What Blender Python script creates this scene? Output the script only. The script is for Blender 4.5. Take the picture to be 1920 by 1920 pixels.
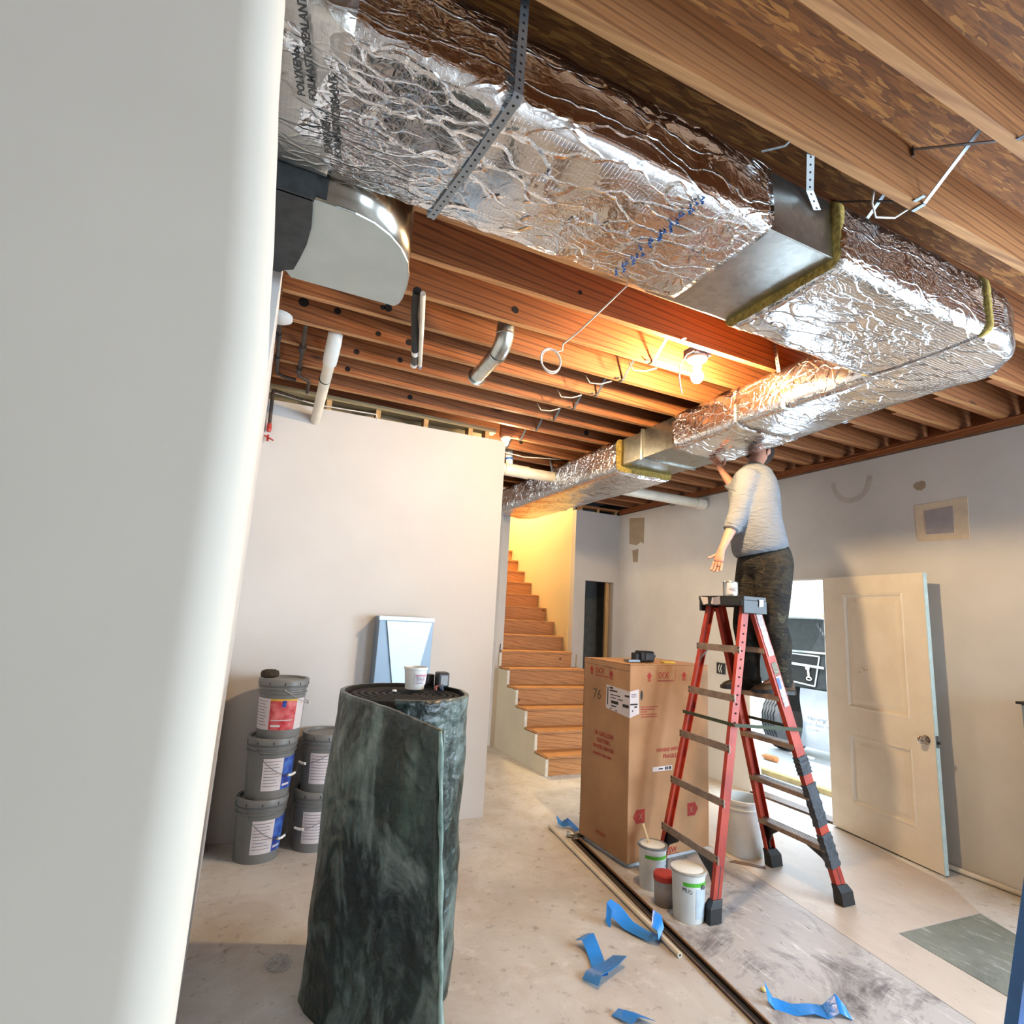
import bpy, bmesh, math, random
from mathutils import Vector, Matrix, noise
PI = math.pi
SC = bpy.context.scene
for o in list(bpy.data.objects): bpy.data.objects.remove(o)
COL = SC.collection

# ------------------------------------------------------------------ camera
cd = bpy.data.cameras.new('camera'); cam = bpy.data.objects.new('camera', cd); COL.objects.link(cam)
cd.sensor_fit = 'HORIZONTAL'; cd.sensor_width = 36.0; cd.lens = 36.0*1056.9/1920
cd.clip_start = 0.02; cd.clip_end = 200
_y, _p, _r = [math.radians(a) for a in (24.4786, 10.3712, 3.2941)]
_F = Vector((math.cos(_p)*math.sin(_y), math.cos(_p)*math.cos(_y), math.sin(_p)))
_R = Vector((math.cos(_y), -math.sin(_y), 0)); _U = _R.cross(_F)
_r2 = _R*math.cos(_r)+_U*math.sin(_r); _u2 = -_R*math.sin(_r)+_U*math.cos(_r)
_m = Matrix((_r2, _u2, -_F)).transposed().to_4x4(); _m.translation = Vector((0, 0, 1.56))
cam.matrix_world = _m; SC.camera = cam

# ------------------------------------------------------------------ world, lights, exposure
vs = SC.view_settings
vs.view_transform = 'Standard'; vs.look = 'None'; vs.gamma = 1; vs.use_curve_mapping = False; vs.exposure = 0.12
w = bpy.data.worlds.new('world'); SC.world = w; w.use_nodes = True
bg = w.node_tree.nodes['Background']; bg.inputs[0].default_value = (0.72, 0.86, 1.0, 1); bg.inputs[1].default_value = 4.5
SC.cycles.max_bounces = 7; SC.cycles.diffuse_bounces = 4; SC.cycles.glossy_bounces = 4; SC.cycles.use_adaptive_sampling = True; SC.cycles.adaptive_threshold = .02
SC.cycles.sample_clamp_indirect = 6; SC.cycles.use_denoising = True
SC.cycles.caustics_reflective = False; SC.cycles.caustics_refractive = False

def light(name, kind, loc, energy, color, rot=None, size=None, target=None, radius=None):
    l = bpy.data.lights.new(name, kind); l.energy = energy; l.color = color
    if kind == 'AREA':
        l.shape = 'RECTANGLE'; l.size, l.size_y = size
    if radius is not None: l.shadow_soft_size = radius
    o = bpy.data.objects.new(name, l); COL.objects.link(o); o.location = loc
    if target is not None:
        o.rotation_euler = (Vector(target)-Vector(loc)).to_track_quat('-Z', 'Y').to_euler()
    return o
DAY = (0.64, 0.82, 1.0)
light('daylight_side_window', 'AREA', (4.80, -.05, 1.65), 245, DAY, size=(2.6, 1.75), target=(0, 2.0, 1.45))
light('daylight_rear_window', 'AREA', (3.3, -3.15, 1.4), 150, DAY, size=(1.3, 1.6), target=(2.6, 4, 1.4))
light('daylight_doorway', 'AREA', (4.95, 3.86, 1.05), 45, DAY, size=(0.85, 1.95), target=(0, 3.8, 0.9))
light('hall_fill_light', 'AREA', (-3.85, 6.6, 1.7), 170, (.95, .93, .85), size=(2.4, 1.9), target=(3, 6.0, .8))  # unseen fill lamp, added to brighten the stair side and hall floor
_s = light('sun', 'SUN', (6, 0, 12), 7.0, (1, .97, .92), target=(9.5, .6, 4)); _s.data.angle = .02
light('stairwell_lamp', 'POINT', (3.45, 8.0, 4.6), 420, (1.0, 0.74, 0.34), radius=0.12)

# ------------------------------------------------------------------ mesh helpers
def wmat(o):
    m = o.matrix_basis.copy()
    return wmat(o.parent) @ m if o.parent else m
class MB:
    def __init__(s): s.bm = bmesh.new()
    def box(s, x0, x1, y0, y1, z0, z1):
        v = [s.bm.verts.new((x, y, z)) for z in (z0, z1) for y in (y0, y1) for x in (x0, x1)]
        for f in ((0,2,3,1),(4,5,7,6),(0,1,5,4),(2,6,7,3),(0,4,6,2),(1,3,7,5)): s.bm.faces.new([v[i] for i in f])
        return s
    def bar(s, p, q, w, h, up=(0,0,1), taper=1.0):
        p, q = Vector(p), Vector(q); d = (q-p).normalized(); up = Vector(up)
        a = d.cross(up)
        if a.length < 1e-5: a = d.cross(Vector((1,0,0)))
        a.normalize(); b = a.cross(d).normalized(); v = []
        for c, k in ((p, 1.0), (q, taper)):
            for i, j in ((-1,-1),(1,-1),(1,1),(-1,1)):
                v.append(s.bm.verts.new(c + a*(w/2*i*k) + b*(h/2*j*k)))
        for f in ((3,2,1,0),(4,5,6,7),(0,1,5,4),(1,2,6,5),(2,3,7,6),(3,0,4,7)): s.bm.faces.new([v[i] for i in f])
        return s
    def quad(s, *pts):
        s.bm.faces.new([s.bm.verts.new(p) for p in pts]); return s
    def prism(s, poly, axis, a, b):
        # poly: 2D points; axis 0/1/2 extrusion axis, a..b along it
        def P(u, v, t):
            return {0: (t, u, v), 1: (u, t, v), 2: (u, v, t)}[axis]
        A = [s.bm.verts.new(P(u, v, a)) for u, v in poly]; B = [s.bm.verts.new(P(u, v, b)) for u, v in poly]
        n = len(poly)
        s.bm.faces.new(A); s.bm.faces.new(B[::-1])
        for i in range(n): s.bm.faces.new([A[(i+1) % n], A[i], B[i], B[(i+1) % n]])
        return s
    def tube(s, pts, r, n=10, caps=True, closed=False):
        pts = [Vector(p) for p in pts]; rs = r if isinstance(r, (list, tuple)) else [r]*len(pts)
        rings = []; prev = None; N = len(pts)
        for i, p in enumerate(pts):
            if closed: d = pts[(i+1) % N]-pts[i-1]
            else: d = (pts[min(i+1, N-1)]-pts[max(i-1, 0)])
            d.normalize()
            if prev is None:
                a = d.cross(Vector((0,0,1)))
                if a.length < .05: a = d.cross(Vector((1,0,0)))
            else: a = prev - d*prev.dot(d)
            a.normalize(); prev = a; b = d.cross(a)
            rings.append([s.bm.verts.new(p + (a*math.cos(2*PI*k/n)+b*math.sin(2*PI*k/n))*rs[i]) for k in range(n)])
        for i in range(N if closed else N-1):
            A, B = rings[i], rings[(i+1) % N]
            for k in range(n): s.bm.faces.new([A[k], A[(k+1) % n], B[(k+1) % n], B[k]])
        if caps and not closed: s.bm.faces.new(rings[0][::-1]); s.bm.faces.new(rings[-1])
        return s
    def ribbon(s, pts, w, side, th=0.002):
        # flat strip following pts, width w along 'side' vectors
        pts = [Vector(p) for p in pts]; sd = [Vector(v).normalized() for v in (side if isinstance(side, list) else [side]*len(pts))]
        rows = []
        for i, p in enumerate(pts):
            d = (pts[min(i+1, len(pts)-1)]-pts[max(i-1, 0)]).normalized(); n = d.cross(sd[i]).normalized()
            rows.append([s.bm.verts.new(p + sd[i]*(w/2*a) + n*(th/2*b)) for a, b in ((-1,-1),(1,-1),(1,1),(-1,1))])
        for i in range(len(rows)-1):
            A, B = rows[i], rows[i+1]
            for k in range(4): s.bm.faces.new([A[k], A[(k+1) % 4], B[(k+1) % 4], B[k]])
        s.bm.faces.new(rows[0][::-1]); s.bm.faces.new(rows[-1])
        uv = s.bm.loops.layers.uv.verify(); L = [0]
        for i in range(1, len(pts)): L.append(L[-1]+(pts[i]-pts[i-1]).length)
        lut = {v: (L[i], (0, 1, 1, 0)[k]) for i, r in enumerate(rows) for k, v in enumerate(r)}
        for f in s.bm.faces:
            for lp in f.loops: lp[uv].uv = lut.get(lp.vert, (0, 0))
        return s
    def lathe(s, prof, c=(0,0,0), n=32, axis='Z', cap=True):
        c = Vector(c); rings = []
        for r, h in prof:
            ring = []
            for k in range(n):
                t = 2*PI*k/n; u, v = r*math.cos(t), r*math.sin(t)
                ring.append(s.bm.verts.new(c + Vector({'Z': (u, v, h), 'X': (h, u, v), 'Y': (v, h, u)}[axis])))
            rings.append(ring)
        for i in range(len(rings)-1):
            A, B = rings[i], rings[i+1]
            for k in range(n): s.bm.faces.new([A[k], A[(k+1) % n], B[(k+1) % n], B[k]])
        if cap: s.bm.faces.new(rings[0][::-1]); s.bm.faces.new(rings[-1])
        return s
    def loft(s, rings, caps=True, closed=True):
        R = [[s.bm.verts.new(p) for p in ring] for ring in rings]; n = len(R[0])
        for i in range(len(R)-1):
            for k in range(n if closed else n-1): s.bm.faces.new([R[i][k], R[i][(k+1) % n], R[i+1][(k+1) % n], R[i+1][k]])
        if caps: s.bm.faces.new(R[0][::-1]); s.bm.faces.new(R[-1])
        return s
    def xf(s, m):
        bmesh.ops.transform(s.bm, matrix=m, verts=s.bm.verts); return s
    def build(s, name, mat, parent=None, smooth=False, bevel=0, seg=2, local=False, auto=None):
        if parent is not None and not local:
            bmesh.ops.transform(s.bm, matrix=wmat(parent).inverted(), verts=s.bm.verts)
        bmesh.ops.recalc_face_normals(s.bm, faces=s.bm.faces)
        me = bpy.data.meshes.new(name); s.bm.to_mesh(me); s.bm.free()
        for m in (mat if isinstance(mat, (list, tuple)) else [mat]): me.materials.append(m)
        o = bpy.data.objects.new(name, me); COL.objects.link(o)
        if parent is not None: o.parent = parent
        if smooth:
            me.polygons.foreach_set('use_smooth', [True]*len(me.polygons))
            if auto:
                try: me.set_sharp_from_angle(angle=math.radians(auto))
                except Exception: pass
        if bevel:
            b = o.modifiers.new('bevel', 'BEVEL'); b.width = bevel; b.segments = seg; b.limit_method = 'ANGLE'; b.angle_limit = math.radians(40)
        return o
def empty(name, loc, label, cat, group=None, rotz=0):
    o = bpy.data.objects.new(name, None); COL.objects.link(o); o.location = loc; o.rotation_euler = (0, 0, rotz)
    o.empty_display_size = 0.05; o['label'] = label; o['category'] = cat
    if group: o['group'] = group
    return o
def tag(o, label, cat, group=None, kind=None):
    o['label'] = label; o['category'] = cat
    if group: o['group'] = group
    if kind: o['kind'] = kind
    return o
def struct(o): o['kind'] = 'structure'; return o
def copy_tree(o, parent=None, loc=None):
    c = o.copy(); COL.objects.link(c); c.parent = parent
    if loc is not None: c.location = loc
    for ch in list(o.children): copy_tree(ch, c)
    return c
def recentre(o):
    # move a mesh object's origin to its lowest centre
    me = o.data; xs = [v.co for v in me.vertices]
    c = Vector(((min(v.x for v in xs)+max(v.x for v in xs))/2, (min(v.y for v in xs)+max(v.y for v in xs))/2, min(v.z for v in xs)))
    me.transform(Matrix.Translation(-c)); o.location = o.location + c; return o
def text(body, size, mat, parent, loc, xdir, ydir, name='lettering', ext=0.0004, align='LEFT', bold=0.0, sx=1.0):
    cu = bpy.data.curves.new(name, 'FONT'); cu.body = body; cu.size = size; cu.extrude = ext; cu.align_x = align; cu.offset = bold
    cu.resolution_u = 2
    t = bpy.data.objects.new(name, cu); COL.objects.link(t)
    dg = bpy.context.evaluated_depsgraph_get(); dg.update()
    me = bpy.data.meshes.new_from_object(t.evaluated_get(dg)); bpy.data.objects.remove(t)
    x, y = Vector(xdir).normalized(), Vector(ydir).normalized(); z = x.cross(y)
    m = Matrix((x*sx, y, z)).transposed().to_4x4(); m.translation = Vector(loc)
    if parent is not None: m = wmat(parent).inverted() @ m
    me.transform(m); me.materials.clear(); me.materials.append(mat)
    o = bpy.data.objects.new(name, me); COL.objects.link(o)
    if parent is not None: o.parent = parent
    return o
def n3(p, s=1.0): return noise.noise(Vector(p)*s)

# ------------------------------------------------------------------ materials
def lin(r, g, b):
    f = lambda c: ((c/255+0.055)/1.055)**2.4 if c > 10 else c/255/12.92
    return (f(r), f(g), f(b), 1)
class NT:
    def __init__(s, name):
        s.m = bpy.data.materials.new(name); s.m.use_nodes = True; s.t = s.m.node_tree
        s.b = s.t.nodes['Principled BSDF']; s.tc = s.t.nodes.new('ShaderNodeTexCoord')
    def n(s, kind, **k):
        o = s.t.nodes.new('ShaderNode'+kind)
        for a, v in k.items():
            if a.startswith('i_'):
                key = a[2:]
                o.inputs[int(key) if key.isdigit() else key].default_value = v
            else: setattr(o, a, v)
        return o
    def l(s, a, b): s.t.links.new(a, b)
    def coord(s, scale=(1,1,1), rot=(0,0,0), rnd=0, src='Object'):
        mp = s.n('Mapping'); mp.inputs['Scale'].default_value = scale; mp.inputs['Rotation'].default_value = rot
        s.l(s.tc.outputs[src], mp.inputs[0])
        if rnd:
            oi = s.n('ObjectInfo'); mu = s.n('Math', operation='MULTIPLY', i_1=rnd); s.l(oi.outputs['Random'], mu.inputs[0])
            cb = s.n('CombineXYZ'); s.l(mu.outputs[0], cb.inputs[0]); s.l(mu.outputs[0], cb.inputs[1]); s.l(cb.outputs[0], mp.inputs['Location'])
        return mp.outputs[0]
    def noise(s, vec, scale, detail=4, rough=.55, dist=0):
        o = s.n('TexNoise', i_Scale=scale, i_Detail=detail, i_Roughness=rough, i_Distortion=dist); s.l(vec, o.inputs['Vector']); return o.outputs['Fac']
    def ramp(s, fac, stops, interp='LINEAR'):
        r = s.n('ValToRGB'); cr = r.color_ramp; cr.interpolation = interp
        while len(cr.elements) < len(stops): cr.elements.new(.5)
        for e, (p, c) in zip(cr.elements, stops): e.position = p; e.color = c if len(c) == 4 else (*c, 1)
        s.l(fac, r.inputs[0]); return r.outputs[0]
    def mix(s, fac, a, b, mode='MIX'):
        o = s.n('Mix', data_type='RGBA', blend_type=mode)
        for v, i in ((fac, 0), (a, 6), (b, 7)):
            if isinstance(v, (int, float)): o.inputs[i].default_value = v
            elif isinstance(v, tuple): o.inputs[i].default_value = v
            else: s.l(v, o.inputs[i])
        return o.outputs[2]
    def math(s, op, a, b=0.5, clamp=False):
        o = s.n('Math', operation=op, use_clamp=clamp)
        for v, i in ((a, 0), (b, 1)):
            if isinstance(v, (int, float)): o.inputs[i].default_value = v
            else: s.l(v, o.inputs[i])
        return o.outputs[0]
    def bump(s, h, strength=.3, dist=.01, prev=None):
        o = s.n('Bump', i_Strength=strength, i_Distance=dist); s.l(h, o.inputs['Height'])
        if prev is not None: s.l(prev, o.inputs['Normal'])
        return o.outputs[0]
    def out(s, col=None, rough=None, metal=None, nrm=None, **k):
        for v, key in ((col, 'Base Color'), (rough, 'Roughness'), (metal, 'Metallic'), (nrm, 'Normal')):
            if v is None: continue
            if isinstance(v, (int, float, tuple)): s.b.inputs[key].default_value = v
            else: s.l(v, s.b.inputs[key])
        for a, v in k.items(): s.b.inputs[a.replace('_', ' ')].default_value = v
        return s.m
BW = lambda v: (v, v, v, 1)
def plain(name, rgb, rough=.6, metal=0, var=.12, scale=12, bump=.05, rgb2=None):
    t = NT(name); v = t.coord(); f = t.noise(v, scale)
    c = lin(*rgb); c2 = lin(*rgb2) if rgb2 else tuple(x*(1-var*2) for x in c[:3])+(1,)
    col = t.ramp(f, [(.3, c2), (.62, c)])
    return t.out(col, rough, metal, t.bump(t.noise(v, scale*8), bump, .003))
def drywall(name, rgb, rgb2=None, blotch=.0):
    t = NT(name); v = t.coord(); c = lin(*rgb); c2 = lin(*(rgb2 or [x-14 for x in rgb]))
    col = t.ramp(t.noise(v, .9, 5, .6), [(.35, c2), (.65, c)])
    sm = t.ramp(t.noise(v, 3.1, 6, .7, .6), [(.66, BW(0)), (.80, BW(1))])
    col = t.mix(t.math('MULTIPLY', sm, .25+blotch), col, lin(205, 200, 194))
    return t.out(col, .75, 0, t.bump(t.noise(v, 90, 3), .06, .002))
def wood(name, a, b, knot=True, stretch=(1.0, 9, 9), rough=.65, rnd=37):
    t = NT(name); A, B = lin(*a), lin(*b); sx, sy, sz = stretch
    v = t.coord((sx*.7, sy*1.3, sz*1.3), rnd=rnd)
    wv = t.n('TexWave', wave_type='BANDS', bands_direction='DIAGONAL', i_Scale=2.6, i_Distortion=9.0, i_Detail=2.0)
    wv.inputs['Scale'].default_value = 1.25; wv.inputs['Distortion'].default_value = 9.0; wv.inputs['Detail'].default_value = 3.0; wv.inputs['Detail Scale'].default_value = .35
    t.l(v, wv.inputs[0])
    g = t.noise(v, .55, 3, .5, .6)
    med = tuple(x*.3+y*.7 for x, y in zip(A, B)); wf = t.math('ADD', t.math('MULTIPLY', wv.outputs['Fac'], .8), t.math('MULTIPLY', t.noise(v, 3.5, 4, .6), .4))
    col = t.ramp(wf, [(.18, A), (.36, med), (.62, B), (.98, med)])
    fine = t.noise(t.coord((sx*1.2, sy*16, sz*16), rnd=rnd), 3, 3, .6)
    col = t.mix(t.ramp(fine, [(.40, BW(.40)), (.58, BW(0))]), col, tuple(x*.5 for x in A[:3])+(1,))
    col = t.mix(t.ramp(g, [(.42, BW(.45)), (.60, BW(0))]), col, tuple(x*.35+y*.3 for x, y in zip(A[:3], B[:3]))+(1,))
    if knot:
        vo = t.n('TexVoronoi', i_Scale=1.0); t.l(t.coord((1.5*sx, .46*sy, .46*sz), rnd=rnd), vo.inputs['Vector'])
        k = t.ramp(vo.outputs['Distance'], [(.04, BW(1)), (.10, BW(0))])
        col = t.mix(t.math('MULTIPLY', k, .85), col, tuple(x*.18 for x in A[:3])+(1,))
    return t.out(col, rough, 0, t.bump(t.math('ADD', wv.outputs['Fac'], fine), .12, .003))
def osb(name):
    t = NT(name); base = None; hs = None
    cols = [lin(142, 88, 38), lin(160, 102, 46), lin(126, 76, 32), lin(184, 126, 62), lin(148, 92, 40), lin(118, 72, 30)]
    wob = t.n('TexNoise', i_Scale=2.0, i_Detail=2); t.l(t.coord(), wob.inputs['Vector'])
    for i, (rot, sc) in enumerate(((.75, 1), (.35, 1.2), (1.25, .9), (2.4, 1.1), (.9, 1.5))):
        v0 = t.coord((8*sc, 62*sc, 8), (0, 0, rot)); ad = t.n('VectorMath', operation='ADD'); sc_ = t.n('VectorMath', operation='SCALE'); sc_.inputs['Scale'].default_value = 1.3
        t.l(wob.outputs['Color'], sc_.inputs[0]); t.l(v0, ad.inputs[0]); t.l(sc_.outputs[0], ad.inputs[1]); v = ad.outputs[0]
        vo = t.n('TexVoronoi', i_Scale=1.0, i_Randomness=1.0); t.l(v, vo.inputs['Vector'])
        sx = t.n('SeparateColor'); t.l(vo.outputs['Color'], sx.inputs[0])
        c = t.ramp(sx.outputs[0], [(j/6, cols[(j+i) % 6]) for j in range(6)], 'CONSTANT')
        h = sx.outputs[1]
        if base is None: base, hs = c, h
        else:
            m = t.ramp(sx.outputs[2], [(.60, BW(0)), (.61, BW(1))]); base = t.mix(m, base, c); hs = t.math('ADD', hs, t.math('MULTIPLY', m, h))
    f = t.noise(t.coord((6, 90, 8), (0, 0, .75)), 2, 3)
    base = t.mix(t.math('MULTIPLY', t.ramp(f, [(.5, BW(0)), (.7, BW(.7))]), 1.0), base, lin(84, 50, 24))
    return t.out(base, .7, 0, t.bump(hs, .4, .004))
def foil(name, tint=(.86, .86, .87), rough=.16, strength=.55, crease=1.0):
    t = NT(name); v = t.coord()
    sx = t.n('SeparateXYZ'); t.l(v, sx.inputs[0])
    def line(src, per, wid):
        a = t.math('ABSOLUTE', t.math('SUBTRACT', t.math('FRACT', t.math('MULTIPLY', src, 1/per)), .5))
        return t.math('LESS_THAN', a, wid)
    yz = t.math('ADD', sx.outputs[1], t.math('MULTIPLY', sx.outputs[2], 1.0))
    grid = t.math('MAXIMUM', line(sx.outputs[0], .0125, .07), line(yz, .0125, .07))
    n0 = t.noise(v, 3.0, 3)
    vw = t.n('VectorMath', operation='ADD'); t.l(v, vw.inputs[0])
    cn = t.n('TexNoise', i_Scale=4.0, i_Detail=3); t.l(v, cn.inputs['Vector'])
    sc = t.n('VectorMath', operation='SCALE'); sc.inputs['Scale'].default_value = .16; t.l(cn.outputs['Color'], sc.inputs[0]); t.l(sc.outputs[0], vw.inputs[1])
    def cre(s, scale, width, rot=0):
        mp = t.n('Mapping'); mp.inputs['Scale'].default_value = scale; mp.inputs['Rotation'].default_value = (0, 0, rot); t.l(vw.outputs[0], mp.inputs[0])
        vo = t.n('TexVoronoi', feature='DISTANCE_TO_EDGE', i_Scale=1.0); t.l(mp.outputs[0], vo.inputs['Vector'])
        return t.ramp(vo.outputs['Distance'], [(0, BW(1)), (width, BW(0))])
    c1 = cre(1, (2.6, 13, 13), .055, .12); c2 = cre(1, (9, 26, 26), .09, -.45); c3 = cre(1, (60, 80, 80), .25, .8)
    rid = t.n('TexNoise', noise_type='RIDGED_MULTIFRACTAL', i_Scale=14.0, i_Detail=5.0, i_Roughness=.6); t.l(vw.outputs[0], rid.inputs['Vector'])
    area = t.ramp(t.noise(v, 1.7, 2), [(.42, BW(.15)), (.62, BW(1))])
    h = t.math('ADD', t.math('MULTIPLY', c1, .9*crease), t.math('MULTIPLY', t.math('MULTIPLY', c2, area), .5*crease))
    h = t.math('ADD', h, t.math('MULTIPLY', t.math('MULTIPLY', c3, area), .14*crease))
    h = t.math('ADD', h, t.math('MULTIPLY', t.math('MULTIPLY', rid.outputs['Fac'], area), .30*crease))
    h = t.math('ADD', h, t.math('MULTIPLY', t.noise(v, 7, 3, .5), 1.2))
    nb = t.bump(h, strength, .006)
    nb = t.bump(grid, .45, .0012, nb)
    col = t.mix(t.math('MULTIPLY', grid, .30), (*tint, 1), lin(170, 170, 172))
    r = t.ramp(n0, [(.35, BW(rough)), (.65, BW(rough+.10))])
    return t.out(col, r, 1.0, nb)
def sheetmetal(name, rgb=(178, 182, 182), rough=.32):
    t = NT(name); v = t.coord()
    vo = t.n('TexVoronoi', i_Scale=38); t.l(v, vo.inputs['Vector']); sx = t.n('SeparateColor'); t.l(vo.outputs['Color'], sx.inputs[0])
    c = lin(*rgb)
    col = t.mix(sx.outputs[0], c, tuple(x*.82 for x in c[:3])+(1,))
    r = t.math('ADD', t.math('MULTIPLY', t.noise(v, 5), .2), rough-.1)
    return t.out(col, r, 1.0, t.bump(t.noise(v, 2.5, 2), .08, .02))
def concrete(name):
    t = NT(name); v = t.coord()
    n1 = t.noise(v, .55, 6, .62, .5); n2 = t.noise(v, 2.4, 8, .7, .8); n3_ = t.noise(v, 14, 5, .65)
    col = t.ramp(n1, [(.30, lin(160, 154, 146)), (.45, lin(186, 181, 174)), (.58, lin(204, 201, 196)), (.72, lin(216, 214, 210))])
    col = t.mix(t.ramp(n2, [(.45, BW(0)), (.70, BW(.65))]), col, lin(166, 150, 136))
    col = t.mix(t.ramp(t.noise(v, 5, 6, .75), [(.56, BW(0)), (.70, BW(.5))]), col, lin(216, 212, 206))
    col = t.mix(t.ramp(n3_, [(.30, BW(.6)), (.42, BW(0))]), col, lin(116, 102, 92))
    sp = t.n('TexVoronoi', i_Scale=26); t.l(v, sp.inputs['Vector'])
    col = t.mix(t.ramp(sp.outputs['Distance'], [(.05, BW(.6)), (.09, BW(0))]), col, lin(70, 60, 54))
    return t.out(col, .62, 0, t.bump(n3_, .15, .004))
def board(name, base, dark, light_, amt=.6, rot=.1):
    t = NT(name); v = t.coord((1, 1, 1), (0, 0, rot)); vs_ = t.coord((7, 1.6, 1), (0, 0, rot))
    col = t.ramp(t.noise(v, 1.1, 4, .6), [(.3, lin(*[x-16 for x in base])), (.7, lin(*base))])
    col = t.mix(t.ramp(t.noise(v, 1.9, 7, .72, .9), [(.50, BW(0)), (.66, BW(amt))]), col, lin(*dark))
    col = t.mix(t.ramp(t.noise(vs_, 2.6, 7, .75), [(.55, BW(0)), (.74, BW(amt*.9))]), col, lin(*light_))
    col = t.mix(t.ramp(t.noise(vs_, 6, 6, .8), [(.60, BW(0)), (.66, BW(amt))]), col, lin(*[x*.6 for x in dark]))
    return t.out(col, .6, 0, t.bump(t.noise(vs_, 8), .1, .003))

DW = drywall('drywall_white', (202, 198, 194), (194, 190, 186))
DWR = drywall('drywall_right', (204, 200, 194), (188, 185, 180), .1)
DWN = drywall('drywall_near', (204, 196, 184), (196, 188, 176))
DWG = drywall('drywall_grey', (190, 184, 178))
DWY = drywall('drywall_stair', (214, 200, 170), (208, 194, 164))
DWS = drywall('drywall_half', (188, 176, 152), (170, 160, 140))
JO = wood('joist_wood', (104, 56, 28), (166, 102, 56))
JO2 = wood('joist_wood_lit', (128, 78, 42), (190, 128, 76))  # paler copy of the joist wood: window light put into its colour
GREYW = wood('old_grey_wood', (120, 104, 74), (158, 142, 106), knot=False)
STUD = wood('stud_wood', (176, 136, 84), (206, 168, 116), knot=False, stretch=(9, 9, 1))
EDGEW = wood('joist_edge', (150, 98, 56), (200, 146, 92), knot=False)  # paler undersides: cleaner wood, with light bounced off the floor put in
STAIR = wood('stair_wood', (160, 104, 56), (200, 142, 86), stretch=(2.2, 9, 9))
PLATE = wood('plate_wood', (116, 62, 28), (156, 90, 44), knot=False, stretch=(9, 1, 9))
OSB = osb('osb_board')
FOIL = foil('foil_wrap', (.80, .80, .81), .085, .5)
FOIL2 = foil('foil_smooth', (.80, .81, .82), .11, .5, .85)
FOILT = foil('foil_tape', (.62, .61, .58), .3, .45, .8)
GALV = sheetmetal('galvanised', (196, 200, 196), .30)
GALVB = sheetmetal('galvanised_dull', (150, 150, 142), .28)
CONC = concrete('concrete')
BLACK = plain('black_plastic', (24, 24, 25), .45)
DARK = plain('dark_void', (22, 18, 16), .9)
WHITEP = plain('white_plastic', (226, 222, 214), .4, var=.05)
PVC = plain('pvc_pipe', (218, 208, 190), .4, var=.08, scale=6)
MASTIC = plain('duct_mastic', (48, 50, 50), .7, var=.3, scale=20, bump=.5)
WOOL = plain('glass_wool', (176, 150, 74), .95, var=.3, scale=60, bump=.9)
RUST = plain('old_pipe', (62, 46, 36), .6, var=.4, scale=30)
RED = plain('red_paint', (176, 44, 34), .5)
STEEL = plain('steel_strap', (128, 134, 138), .4, .9, scale=20)
t = NT('perforated_strap'); sx = t.n('SeparateXYZ'); t.l(t.tc.outputs['UV'], sx.inputs[0])
fu = t.math('MULTIPLY', t.math('SUBTRACT', t.math('FRACT', t.math('MULTIPLY', sx.outputs[0], 1/.026)), .5), .026); fv = t.math('MULTIPLY', t.math('SUBTRACT', sx.outputs[1], .5), .027)
dd = t.math('SQRT', t.math('ADD', t.math('MULTIPLY', fu, fu), t.math('MULTIPLY', fv, fv)))
hole = t.math('LESS_THAN', dd, .0042)
PERF = t.out(t.mix(hole, lin(168, 174, 178), lin(20, 18, 16)), .4, t.math('SUBTRACT', .9, hole))

# ================================================================== STRUCTURE
ZJ, ZO, WX = 3.12, 3.36, 4.67
m = MB().box(-4, 4.67, -3.2, 9.6, -.1, 0); struct(m.build('floor', CONC))
m = MB().box(-4, 5.0, -3.2, 6.56, ZO, ZO+.02).box(-4, 2.87, 6.56, 9.6, ZO, ZO+.02); struct(m.build('ceiling', OSB))
# right wall with doorway (y 3.40-4.30, z 0-2.04) and side window near the camera
m = MB()
m.box(WX, WX+.12, 4.30, 6.56, 0, 3.04).box(WX, WX+.12, 3.40, 4.30, 2.045, 3.04).box(WX, WX+.12, 1.3, 3.40, 0, 3.04)
m.box(WX, WX+.12, -1.4, 1.3, 0, .75).box(WX, WX+.12, -1.4, 1.3, 2.6, 3.04).box(WX, WX+.12, -3.2, -1.4, 0, 3.04)
wr = struct(m.build('wall_right', DWR))
m = MB().box(WX-.004, WX+.13, -3.2, 6.56, 3.055, ZJ); struct(m.build('trim_1', PLATE))
m = MB().box(WX+.17, WX+.2, -3.2, 6.6, ZJ, ZO); struct(m.build('trim_2', JO))
# far wall beside the stairs, with a dark framed opening
m = MB()
m.box(3.96, 4.14, 6.56, 6.66, 0, 3.04).box(4.60, 4.79, 6.56, 6.66, 0, 3.04).box(4.14, 4.60, 6.56, 6.66, 2.085, 3.04).box(4.14, 4.60, 6.56, 6.66, 0, .35)
struct(m.build('wall_far', DWG))
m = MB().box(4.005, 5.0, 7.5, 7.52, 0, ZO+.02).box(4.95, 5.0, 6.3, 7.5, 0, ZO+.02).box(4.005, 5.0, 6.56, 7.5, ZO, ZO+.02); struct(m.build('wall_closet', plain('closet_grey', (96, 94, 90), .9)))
m = MB().box(4.545, 4.60, 6.665, 6.70, .35, 2.085); struct(m.build('trim_3', STUD))
m = MB().box(3.96, 4.67, 6.57, 6.65, 3.09, ZJ); struct(m.build('trim_4', JO2))
m = MB()
for x in (4.02, 4.3, 4.6): m.box(x, x+.04, 6.57, 6.65, 3.04, 3.09)
struct(m.build('trim_5', STUD))
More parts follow.
